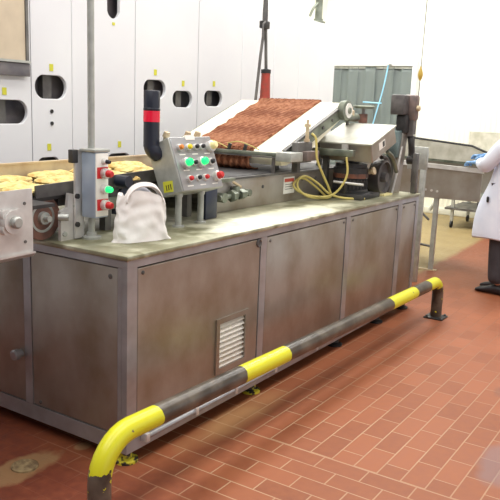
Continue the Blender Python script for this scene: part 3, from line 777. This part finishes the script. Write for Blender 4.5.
# handwheel behind hood
hw = thing('handwheel', (3.3, .5, 1.5), 'small greenish handwheel on a stem behind the hood', 'handwheel')
m = MB(); m.tube([V((3.22+.075*cos(a*pi/12), .45+.075*sin(a*pi/12), 1.615)) for a in range(25)], .012, 8, caps=False); m.bb(3.15, 3.29, .442, .458, 1.608, 1.62); m.bb(3.212, 3.228, .38, .52, 1.608, 1.62)
m.build('wheel_rim', steel_green, hw)
MB().cyl((3.22, .45, H), (3.22, .45, 1.612), .014).build('stem', steel_dark, hw)
MB().cyl((3.22, .45, 1.49), (3.22, .45, 1.56), .035).build('collar', belt_rubber, hw)
vb_ = thing('brass_valve', (3.1, .47, 1.5), 'dull brass valve body between belt roller and handwheel', 'valve')
MB().cyl((2.96, .47, 1.53), (3.14, .47, 1.53), .032).build('valve_body', steel_green, vb_)
MB().lathe((3.03, .47, 1.53), (0, 0, 1), [(0, .03), (.05, .03), (.06, .015), (.08, .015), (.08, 0)], 12).build('bonnet', tan_guard, vb_)
MB().cyl((2.98, .47, H), (2.98, .47, 1.51), .012).build('stand', steel_dark, vb_)

# yellow hose
hs = thing('air_hose', (2.3, .4, H), 'coiled pale yellow air hose hanging on the conveyor bed wall', 'hose')
MB().tube([(2.19, .35, 1.42), (2.20, .32, 1.38), (2.21, .31, 1.25), (2.30, .30, 1.13), (2.38, .30, 1.05), (2.45, .31, .972), (2.36, .35, .962), (2.24, .39, .985), (2.18, .43, 1.04), (2.20, .44, 1.10), (2.29, .43, 1.115), (2.40, .39, 1.06), (2.46, .33, .99), (2.52, .24, .961), (2.62, .12, .960)], .0085, 8, smooth=8).build('hose_coil', hose_mat, hs)
MB().tube([(2.44, .20, 1.26), (2.45, .19, 1.15), (2.44, .22, 1.06), (2.42, .28, .99), (2.34, .34, .975), (2.22, .41, 1.00), (2.15, .445, 1.05), (2.18, .45, 1.09), (2.28, .44, 1.10), (2.40, .40, 1.03), (2.46, .36, .972)], .008, 8, smooth=8).build('hose_branch', hose_mat, hs)

# ---------------------------------------------------------------- remote box on pole
rp = thing('support_pole', (.190, .40, H), 'tall slim steel pole rising from the cabinet top to the ceiling', 'pole')
MB().cyl((.190, .40, H), (.190, .40, 4.2), .0155).build('pole_tube', steel_plain, rp)
MB().lathe((.190, .40, H), (0, 0, 1), [(0, .045), (.01, .045), (.014, .024), (.03, .022)]).build('base_flange', steel_plain, rp)
rb = thing('button_box', (.2, .36, 1.05), 'narrow pale blue-grey push-button box clamped on the steel pole', 'control box')
MB().bb(.142, .228, .330, .414, 1.055, 1.355, bev=.006).build('case', alu, rb)
MB().bb(.146, .224, .326, .332, 1.062, 1.348, bev=.004).build('front_cover', label_white, rb)
MB().bb(.135, .234, .324, .42, 1.352, 1.366, bev=.004).build('cap', steel_plain, rb)
MB().bb(.115, .168, .425, .437, .955, 1.36).build('back_plate', steel_bright, rb)
MB().bb(.095, .13, .42, .45, 1.30, 1.36, bev=.004).build('clamp', darkgrey, rb)
for z in (1.15, 1.02): MB().lathe((.122, .425, z), (0, -1, 0), [(0, .012), (.01, .012), (.012, 0)], 10).build('knurled_bolt', darkgrey, rb)
def button(parent, p, n, r, m, h=.03, ring=True):
    p, n = V(p), V(n).normalized()
    o = MB().lathe(p, n, [(0, r*1.2), (h*.45, r*1.15), (h*.5, r*.9), (h*.5, 0)], 20).build('button_ring', steel_bright, parent)
    MB().lathe(p+n*h*.45, n, [(0, r*.82), (h*.4, r*.82), (h*.58, r*.6), (h*.62, 0)], 20).build('button_cap', m, o)
    return o
MB().bb(.152, .218, .3235, .327, 1.235, 1.286).build('red_plate', red, rb)
MB().bb(.152, .218, .3235, .327, 1.090, 1.141).build('red_plate', red, rb)
button(rb, (.192, .3255, 1.311), (0, -1, 0), .012, black_plastic, .04)
button(rb, (.192, .3235, 1.258), (0, -1, 0), .020, red, .05)
button(rb, (.192, .3255, 1.187), (0, -1, 0), .018, green_lit, .05)
button(rb, (.192, .3235, 1.115), (0, -1, 0), .020, red, .05)

# ---------------------------------------------------------------- cloth bag
def bag():
    root = thing('cloth_bag', (.3, .21, H), 'crumpled white cloth bag standing open on the cabinet top', 'bag')
    c = V((.325, .205, H)); d = V((.19, -.055, 0)).normalized(); w = V((-d.y, d.x, 0))
    def fn(u, v, inner=0):
        a = u*2*pi; h = v
        hw = .156*(1-.05*h-.06*h*h)*(1 if h > .08 else 1+.10*(.08-h)/.08)
        hd = .055*(1-.5*h)
        k = .90+.10*noise.noise(V((cos(a)*1.3, sin(a)*1.3, h*1.5)))
        ca, sa = cos(a), sin(a)
        x = hw*math.copysign(abs(ca)**.7, ca)*k; y = hd*math.copysign(abs(sa)**.8, sa)*k
        top = .205+.022*cos(a*1+2.4)+.012*sin(3*a)
        z = h*top
        x += .014*noise.noise(V((a, h*4, 3))) - .012*h; y += .012*noise.noise(V((ca*3, h*5, sa*3+7)))
        z += .006*noise.noise(V((ca*4, h*3, sa*4)))*h
        if inner: x *= .86; y *= .7; 
        return c+d*x+w*y+V((0, 0, max(z, .001)))
    m = MB(); NU, NV = 64, 26
    rings = []
    for j in range(NV+1): rings.append([m.bm.verts.new(fn(i/NU, j/NV)) for i in range(NU)])
    for j in range(NV, 14, -1): rings.append([m.bm.verts.new(fn(i/NU, j/NV, 1)-V((0, 0, .004))) for i in range(NU)])
    for a, b in zip(rings, rings[1:]):
        for i in range(NU): m.bm.faces.new((a[i], a[(i+1) % NU], b[(i+1) % NU], b[i]))
    m.bm.faces.new(rings[0]); m.bm.faces.new(rings[-1])
    m.build('bag_body', cloth, root)
    # soft top fold drooping over the opening, leaving an arch
    def fold(u, v):
        a = (u-.5)*pi; y = (v-.5)*.035
        x = .10*sin(a)-.005; z = .205+.078*cos(a)-.03*abs(v-.5)+.006*noise.noise(V((u*5, v*3, 1)))
        return c+d*x+w*(y-.012)+V((0, 0, z-.012))
    g = MB().grid(lambda u, v: fold(u, v), 24, 8).build('carry_strap', cloth, root)
    so = g.modifiers.new('t', 'SOLIDIFY'); so.thickness = .006
    def back(u, v):
        return c+d*((u-.5)*.15-.01)+w*.022+V((0, 0, .15+.10*v*(1-(2*u-1)**2*.4)))
    g = MB().grid(back, 12, 6).build('grey_lining', cloth_in, root)
    so = g.modifiers.new('t', 'SOLIDIFY'); so.thickness = .004
bag()

# ---------------------------------------------------------------- sloping console
cs = thing('control_console', (.85, .33, H), 'sloping stainless push-button console on two short round legs', 'control console')
P = {k: V((.665, y, z)) for k, (y, z) in {'fb': (.244, 1.145), 'ft': (.345, 1.414), 'bt': (.484, 1.348), 'bb': (.384, 1.100)}.items()}
MB().prism([P['fb'], P['ft'], P['bt'], P['bb']], (.352, 0, 0)).build('console_case', steel_plain, cs, bev=.005)
U = (P['ft']-P['fb']); Un = U.normalized(); X = V((1, 0, 0)); Nn = X.cross(Un).normalized()
if Nn.y > 0: Nn = -Nn
def F(u, v, off=0): return P['fb']+X*(.352*u)+U*v+Nn*off
def plate(u0, u1, v0, v1, off0, off1):
    return MB().prism([F(u0, v0, off0), F(u1, v0, off0), F(u1, v1, off0), F(u0, v1, off0)], Nn*(off1-off0))
plate(.015, .985, .015, .985, 0, .005).build('face_plate', steel_frame, cs, bev=.002)
plate(.36, .58, .93, 1.02, .005, .0075).build('paper_label', label_white, cs)
rowy = (.79, .50, .215)
btn = [(.16, 0, orange, .016), (.36, 0, yellow_plastic, .016), (.53, 0, black_plastic, .014), (.68, 0, black_plastic, .014), (.90, 0, cream_plastic, .026),
       (.20, 1, green_lit, .024), (.40, 1, black_plastic, .014), (.57, 1, green_lit, .024), (.82, 1, black_plastic, .017),
       (.20, 2, red, .015), (.40, 2, black_plastic, .014), (.58, 2, red, .015), (.86, 2, red, .024)]
for u, r, m_, rad in btn: button(cs, F(u, rowy[r], .005), Nn, rad, m_, .028+.4*(rad > .02)*.05)
for r in (0, 1, 2):
    for u in (.2, .5, .8): plate(u-.07, u+.07, rowy[r]-.135, rowy[r]-.115, .005, .006).build('name_strip', label_white, cs)
# yellow warning label on side
def Sd(a, b, off): return P['fb']*(1-a)*(1-b)+P['bb']*a*(1-b)+P['ft']*(1-a)*b+P['bt']*a*b+V((-off, 0, 0))
q = [Sd(.38, .05, 0), Sd(.80, .08, 0), Sd(.72, .28, 0), Sd(.30, .25, 0)]
wl = MB().prism(q, (-.002, 0, 0)).build('yellow_label', label_yellow, cs)
for k in range(3): 
    a = .42+.1*k; MB().prism([Sd(a, .10, .002), Sd(a+.04, .10, .002), Sd(a+.02, .20, .002), Sd(a-.02, .20, .002)], (-.001, 0, 0)).build('label_print', label_ink, wl)
for x in (.735, .925):
    MB().lathe((x, .325, H), (0, 0, 1), [(0, .032), (.008, .032), (.01, .017), (.155, .017), (.157, .022), (.175, .022)], 20).build('leg', steel_plain, cs)
MB().bb(1.02, 1.13, .36, .42, H, 1.14, bev=.006).build('dark_trunking', navy, cs)
for u in (.12, .62, .86):
    tp = P['ft'].lerp(P['bt'], .4)+X*(.352*u)
    MB().lathe(tp, (0, -.3, 1), [(0, .012), (.02, .012), (.025, .02), (.05, .016), (.055, 0)], 10).build('wing_nut', tan_guard, cs)
sl = thing('stack_light', (.64, .44, 1.3), 'dark navy stack light with one red lens beside the console', 'signal light')
ax, ay = .645, .437
MB().lathe((ax, ay, 1.36), (0, 0, 1), [(0, .041), (.125, .041)], 28).build('lower_module', navy_dark, sl)
MB().lathe((ax, ay, 1.485), (0, 0, 1), [(0, .0425), (.055, .0425)], 28).build('red_module', red_lens, sl)
MB().lathe((ax, ay, 1.54), (0, 0, 1), [(0, .041), (.004, .043), (.012, .043), (.014, .041), (.095, .042), (.10, .039), (.103, .0)], 28).build('top_module', navy_dark, sl)
MB().tube([(ax, ay, 1.38), (ax, ay-.003, 1.355), (ax+.006, ay-.012, 1.338), (ax+.032, ay-.018, 1.318)], .040, 20, rads=None, smooth=5).build('elbow', navy_dark, sl)

# ---------------------------------------------------------------- hanging rods and cord
hr = thing('hanging_cylinder', (3.0, 1.5, 1.66), 'red cylinder with dark cap hanging on twin rods behind the belt', 'hanging cylinder')
MB().lathe((3.035, 1.27, 1.60), (0, 0, 1), [(0, .052), (.05, .052), (.06, .044), (.22, .038), (.26, .038), (.265, 0)], 20).build('red_body', red_paint, hr)
MB().lathe((3.035, 1.27, 1.86), (0, 0, 1), [(0, .042), (.03, .042), (.035, .018), (.05, 0)], 16).build('cap', darkgrey, hr)
MB().cyl((3.035, 1.27, 1.89), (3.0, 1.27, 2.26), .013).build('rod', steel_dark, hr)
MB().tube([(2.93, 1.30, 1.58), (2.965, 1.285, 2.0), (2.99, 1.27, 2.26)], .012).build('rod', steel_dark, hr)
MB().cyl((2.99, 1.27, 2.2), (2.985, 1.27, 4.2), .022).build('hanger_pole', steel_dark, hr)
MB().box((2.97, 1.26, 2.24), (.09, .05, .06), bev=.008).build('clamp', darkgrey, hr)
MB().tube([(2.94, 1.24, 2.26), (2.90, 1.23, 2.24), (2.90, 1.23, 2.14)], .008, 8).build('clamp_handle', steel_dark, hr)
pc = thing('pull_cord', (3.75, .12, 1.9), 'thin dark pull cord with amber pear-shaped handle hanging from ceiling', 'cord')
MB().cyl((3.81, .2, 4.2), (3.735, .2, 1.0), .0035, seg=8).build('cord', darkgrey, pc)
MB().lathe((3.755, .2, 1.85), (0, 0, 1), [(0, .006), (.02, .016), (.045, .022), (.07, .018), (.10, .008), (.115, .006)], 16).build('amber_handle', amber, pc)

# ---------------------------------------------------------------- cross trough at the end
tr = thing('discharge_trough', (4.95, .3, 0), 'stainless discharge trough on square legs in front of the worker', 'trough')
tx = 4.9
MB().prism([(tx, 1.25, 1.095), (tx, -.08, 1.055), (tx, -.08, .755), (tx, 1.25, .745)], (.012, 0, 0)).build('side_plate', steel, tr)
MB().prism([(tx+.75, 1.25, 1.095), (tx+.75, -.08, 1.055), (tx+.75, -.08, .755), (tx+.75, 1.25, .745)], (.012, 0, 0)).build('side_plate', steel, tr)
MB().prism([(tx+.012, 1.25, .765), (tx+.012, -.08, .775), (tx+.012, -.08, .763), (tx+.012, 1.25, .753)], (.738, 0, 0)).build('trough_floor', steel_green, tr)
MB().prism([(tx-.012, 1.25, 1.125), (tx-.012, -.09, 1.075), (tx-.012, -.09, 1.035), (tx-.012, 1.25, 1.078)], (.04, 0, 0)).build('rim', steel_bright, tr)
MB().prism([(tx+.72, 1.25, 1.125), (tx+.72, -.09, 1.075), (tx+.72, -.09, 1.052), (tx+.72, 1.25, 1.092)], (.04, 0, 0)).build('rim', steel_green, tr)
MB().prism([(tx+.70, 1.25, 1.34), (tx+.70, .25, 1.26), (tx+.70, -.02, 1.16), (tx+.70, -.02, 1.08), (tx+.70, 1.25, 1.12)], (.01, 0, 0)).build('guard_sheet', tan_sheet, tr)
MB().tube([(tx+.705, 1.25, 1.345), (tx+.705, .25, 1.265), (tx+.705, -.05, 1.155)], .012, 8).build('guard_edge', darkgrey, tr)
for (y, z) in ((.47, .83), (.41, .825), (.35, .82), (.52, .78)): MB().lathe((tx, y, z), (-1, 0, 0), [(0, .012), (.006, .012), (.008, 0)], 10).build('bolt', steel_bright, tr)
for x, ys in ((tx+.034, (.36, 1.1)), (tx+.715, (.82, 1.1))):
    for y in ys: MB().bb(x-.02, x+.02, y-.022, y+.022, 0, .755).build('leg', steel_plain, tr)
MB().cyl((tx+.03, .36, .25), (tx+.03, 1.1, .30), .012).build('cross_brace', steel_dark, tr)
MB().cyl((tx+.03, .42, .52), (tx+.03, .62, .68), .012).build('brace', steel_dark, tr)
MB().bb(tx+.01, tx+.05, .30, .50, 0, .012).build('foot_plate', tan_guard, tr)
eb = thing('trough_end_plate', (4.2, .5, 0), 'grey upright end plate with oval slot where the trough meets the line', 'plate')
MB().bb(4.30, 4.33, .27, .46, 1.07, 1.28, bev=.004).build('plate', steel_plain, eb)
MB().bb(4.30, 4.34, .28, .33, 0, 1.08, bev=.004).build('post', steel_plain, eb)
MB().lathe((4.30, .38, 1.18), (-1, 0, 0), [(0, .02), (.004, .02), (.004, 0)], 12).build('slot', darkgrey, eb)

# second table behind
tb = thing('wash_table', (8.1, .6, 0), 'wide stainless table with upstand against the far ribbed wall', 'table')
MB().bb(7.9, 8.8, -1.2, 1.22, .88, .92, bev=.006).build('tabletop', steel_plain, tb)
MB().bb(8.76, 8.8, -1.2, 1.22, .92, 1.35).build('upstand', tan_sheet, tb)
MB().bb(7.9, 8.8, -1.2, 1.22, .26, .29).build('shelf', steel_dark, tb)
MB().bb(7.9, 7.93, -1.2, 1.22, .50, .88).build('apron', steel_plain, tb)
for x in (7.95, 8.74):
    for y in (-1.1, 0, 1.12):
        lg = MB().bb(x-.02, x+.02, y-.02, y+.02, .1, .9).build('leg', steel_plain, tb)
        MB().cyl((x, y-.012, .05), (x, y+.012, .05), .05).build('castor', black, lg)
MB().cyl((7.94, 1.1, .78), (7.94, 1.45, .22), .025).build('drain_pipe', steel_plain, tb)
db = thing('storage_bin', (8.3, .6, .29), 'low dark bin on the lower shelf of the far table', 'bin')
MB().bb(8.0, 8.5, .15, .8, .292, .42, bev=.02).build('bin_body', darkgrey, db)
MB().bb(7.98, 8.52, .13, .82, .415, .435, bev=.006).build('bin_rim', black, db)

# ---------------------------------------------------------------- worker
def skin(name, verts, edges, rads, m, parent, sub=2, root=0):
    me = bpy.data.meshes.new(name); off = rootloc(parent)
    me.from_pydata([V(v)-off for v in verts], edges, []); me.materials.append(m)
    o = bpy.data.objects.new(name, me); col.objects.link(o); o.parent = parent
    sk = o.modifiers.new('skin', 'SKIN'); sk.use_smooth_shade = True
    for i, r in enumerate(rads):
        d = me.skin_vertices[0].data[i]; d.radius = r if isinstance(r, tuple) else (r, r)
        d.use_root = (i == root)
    s = o.modifiers.new('sub', 'SUBSURF'); s.levels = sub; s.render_levels = sub
    bake(o); ROOT[o.name] = off; return o

def person():
    base = V((4.44, -.52, 0)); R_ = thing('person', base, 'person in white coat, dark trousers and blue gloves at the trough', 'person')
    fwd = V((.22, .975, 0)).normalized(); rt = V((fwd.y, -fwd.x, 0))   # rt = person's right
    def W(f, r, z): return base+fwd*f+rt*r+V((0, 0, z))
    aL, aR = W(.03, -.10, .08), W(.10, .10, .08)
    kL, kR = W(.07, -.095, .50), W(.09, .095, .50)
    hL, hR = W(0, -.09, .90), W(0, .09, .90)
    pel, wst, chs, nk, hdv, top = W(0, 0, .95), W(0, 0, 1.12), W(.0, 0, 1.33), W(.01, 0, 1.50), W(.03, 0, 1.60), W(.03, 0, 1.71)
    sL, sR = W(.02, -.185, 1.40), W(.02, .185, 1.40)
    wL = V((4.86, -.055, 1.145)); wR = V((5.08, -.06, 1.20))
    eL, eR = W(.20, -.22, 1.15), W(.26, .30, 1.17)
    verts = [pel, wst, chs, nk, hdv, top, hL, kL, aL, hR, kR, aR, sL, eL, wL, sR, eR, wR]
    edges = [(0, 1), (1, 2), (2, 3), (3, 4), (4, 5), (0, 6), (6, 7), (7, 8), (0, 9), (9, 10), (10, 11), (2, 12), (12, 13), (13, 14), (2, 15), (15, 16), (16, 17)]
    rads = [.13, .125, .14, .055, .085, .07, .085, .06, .042, .085, .06, .042, .06, .045, .030, .06, .045, .030]
    skin('body', verts, edges, rads, skin_mat, R_)
    # face
    hc = W(.03, 0, 1.635)
    m = MB()
    def head(u, v):
        a = u*2*pi; b = v*pi
        d_ = fwd*cos(a)*sin(b)*.098+rt*sin(a)*sin(b)*.076+V((0, 0, -cos(b)*.118))
        if cos(b) > 0: d_ += rt*0
        jaw = max(0, -(-cos(b)))  # keep jaw narrower
        if -cos(b) < -.2: d_ -= rt*(d_.dot(rt))*.22
        return hc+d_
    m.grid(head, 28, 20); bmesh.ops.remove_doubles(m.bm, verts=m.bm.verts[:], dist=1e-5)
    m.lathe(hc+fwd*.085+V((0, 0, .012)), fwd+V((0, 0, -.9)), [(0, .008), (.02, .012), (.038, .014), (.045, 0)], 10)
    for s in (-1, 1): m.lathe(hc+rt*s*.07+V((0, 0, -.005)), rt*s+fwd*.2, [(0, .016), (.012, .026), (.016, .02), (.018, 0)], 12)
    hd_ = m.build('head', skin_mat, R_)
    for s in (-1, 1):
        e = MB().lathe(hc+fwd*.078+rt*s*.032+V((0, 0, .018)), fwd, [(0, .013), (.010, .011), (.014, .005), (.015, 0)], 12).build('eye', label_white, hd_)
    MB().lathe(hc+fwd*.084+V((0, 0, -.055)), fwd, [(0, .02), (.008, .018), (.010, 0)], 12).build('mouth', gear_red, hd_)
    m = MB()
    def cap(u, v):
        a = u*2*pi; b = v*pi*.58
        p = V((0, 0, cos(b)*.135))+fwd*(cos(a)*sin(b)*.112-.008)+rt*sin(a)*sin(b)*.092
        if cos(a) > 0: p.z = max(p.z, .035)
        return hc+p
    m.grid(cap, 28, 12); bmesh.ops.remove_doubles(m.bm, verts=m.bm.verts[:], dist=1e-5)
    m.build('hair_net', hair_mat, R_)
    # trousers
    skin('trousers', [W(0, 0, .95), hL, W(.05, -.10, .70), kL, W(.06, -.10, .28), W(.04, -.10, .09), hR, W(.06, .10, .70), kR, W(.10, .10, .28), W(.09, .10, .09)],
         [(0, 1), (1, 2), (2, 3), (3, 4), (4, 5), (0, 6), (6, 7), (7, 8), (8, 9), (9, 10)],
         [.145, .105, .098, .088, .085, .086, .105, .098, .088, .085, .086], trouser_mat, R_)
    # shoes
    for f0, r0 in ((.05, -.10), (.11, .10)):
        m = MB()
        prof = [(-.09, .0, .03), (-.085, .075, .036), (-.03, .095, .040), (.03, .085, .042), (.09, .062, .046), (.15, .048, .044), (.185, .03, .032), (.195, .012, .014)]
        rings = []
        for f_, h_, w_ in prof:
            rg = []
            for k in range(14):
                a = 2*pi*k/14; z = .0+max(0, h_)*max(0, (sin(a)+1)/2)**.8
                rg.append(m.bm.verts.new(W(f0+f_, r0+w_*cos(a), max(z, .0)+.001)))
            rings.append(rg)
        for a, b in zip(rings, rings[1:]):
            for i in range(14): m.bm.faces.new((a[i], a[(i+1) % 14], b[(i+1) % 14], b[i]))
        m.bm.faces.new(rings[0]); m.bm.faces.new(rings[-1])
        m.build('shoe', shoe_mat, R_)
    # coat torso: lofted rings (height, front reach, back reach, half width)
    m = MB(); rings = []
    prof = [(.50, .36, -.16, .235), (.62, .36, -.16, .228), (.80, .33, -.16, .215), (.95, .25, -.155, .205), (1.10, .20, -.15, .20), (1.25, .17, -.14, .215),
            (1.36, .15, -.13, .225), (1.42, .12, -.11, .205), (1.46, .08, -.07, .12), (1.50, .065, -.045, .07)]
    for z, fr_, bk_, hw_ in prof:
        rg = []
        for k in range(40):
            a = 2*pi*k/40; cf = (fr_+bk_)/2; hf = (fr_-bk_)/2
            fold = 1+.035*sin(a*7+z*3)*max(0, (1.0-z))
            rg.append(m.bm.verts.new(W(cf+hf*cos(a)*fold, hw_*sin(a)*fold, z+.012*sin(a*3)*(z < .6))))
        rings.append(rg)
    for a, b in zip(rings, rings[1:]):
        for i in range(40): m.bm.faces.new((a[i], a[(i+1) % 40], b[(i+1) % 40], b[i]))
    ct = m.build('coat', coat_mat, R_)
    so = ct.modifiers.new('t', 'SOLIDIFY'); so.thickness = .006; so.offset = 1
    sb = ct.modifiers.new('s', 'SUBSURF'); sb.levels = 1; sb.render_levels = 1
    bake(ct)
    for s_, e_, w_ in ((sL, eL, wL), (sR, eR, wR)):
        mid = e_.lerp(w_, .55); cf = e_.lerp(w_, .86)
        skin('sleeve', [s_-V((0, 0, .01)), s_.lerp(e_, .5), e_, mid, cf], [(0, 1), (1, 2), (2, 3), (3, 4)], [.085, .078, .072, .06, .052], coat_mat, ct)
    # pocket slot and pen
    MB().box(W(.16, -.205, .86), (.05, .02, .05), rot=Matrix.Rotation(.3, 3, 'Z'), bev=.008).build('pocket_clip', darkgrey, ct)
    # gloves: palm plus five fingers
    for w_, e_, side, down in ((wL, eL, -1, 1), (wR, eR, 1, 1)):
        d = (w_-e_).normalized(); d = (d*.5+V((.1, .95, -.12))).normalized(); up = V((0, 0, 1)); r_ = d.cross(up).normalized()
        up = r_.cross(d)
        vs = [w_-d*.05, w_+d*.0, w_+d*.045, w_+d*.085]; ed = [(0, 1), (1, 2), (2, 3)]; rd = [(.036, .036), (.033, .028), (.040, .020), (.040, .016)]
        for k, (o_, L_) in enumerate(((-.030, .065), (-.010, .075), (.011, .072), (.031, .056))):
            b0 = len(vs)
            vs += [w_+d*.098+r_*o_, w_+d*(.098+L_*.45)+r_*o_*1.15+up*.004, w_+d*(.098+L_*.8)+r_*o_*1.2-up*.018, w_+d*(.098+L_*.88)+r_*o_*1.2-up*.038]
            ed += [(3, b0), (b0, b0+1), (b0+1, b0+2), (b0+2, b0+3)]; rd += [.0115, .0105, .0098, .0085]
        b0 = len(vs); tr_ = -side
        vs += [w_+d*.035+r_*.042*tr_-up*.008, w_+d*.065+r_*.062*tr_-up*.022, w_+d*.09+r_*.066*tr_-up*.04]
        ed += [(1, b0), (b0, b0+1), (b0+1, b0+2)]; rd += [.016, .012, .010]
        skin('glove', vs, ed, rd, glove_mat, R_)
person()

# ---------------------------------------------------------------- light
def area(name, loc, size, power, rot=(0, 0, 0), c=(1, 1, .985)):
    l = bpy.data.lights.new(name, 'AREA'); l.shape = 'RECTANGLE'; l.size, l.size_y = size; l.energy = power; l.color = c
    o = bpy.data.objects.new(name, l); col.objects.link(o); o.location = loc; o.rotation_euler = rot; return o
for i, (x, y) in enumerate([(-2.4, -1.2), (.4, -1.2), (3.2, -1.2), (6.4, -1.2), (-2.4, 1.0), (.6, 1.0), (3.4, 1.0), (6.6, 1.2), (6.6, 3.2)]):
    area('ceiling_light', (x, y, 4.12), (2.4, 1.2), 46 if x < 5 else (62 if y < 0 else 100))
w = bpy.data.worlds.new('room'); bpy.context.scene.world = w; w.use_nodes = True
w.node_tree.nodes['Background'].inputs[0].default_value = (.95, .98, 1, 1)
w.node_tree.nodes['Background'].inputs[1].default_value = .8

# ---------------------------------------------------------------- camera
yaw, pitch, roll = 0.573893572, -0.195515379, 0.0387836036
fv = V((cos(pitch)*cos(yaw), cos(pitch)*sin(yaw), sin(pitch)))
r0 = V((sin(yaw), -cos(yaw), 0)); u0 = r0.cross(fv)
r1 = cos(roll)*r0+sin(roll)*u0; u1 = -sin(roll)*r0+cos(roll)*u0
cam = bpy.data.cameras.new('camera'); co = bpy.data.objects.new('camera', cam); col.objects.link(co)
Mx = Matrix((r1, u1, -fv)).transposed().to_4x4(); Mx.translation = V((-2.16485592, -2.00219177, 1.57313559))
co.matrix_world = Mx
cam.sensor_width = 36; cam.lens = 36*717.086/500; cam.clip_start = .05
sc_ = bpy.context.scene; sc_.camera = co
sc_.view_settings.view_transform = 'Standard'; sc_.view_settings.look = 'None'
sc_.view_settings.exposure = 0.2; sc_.view_settings.gamma = 1
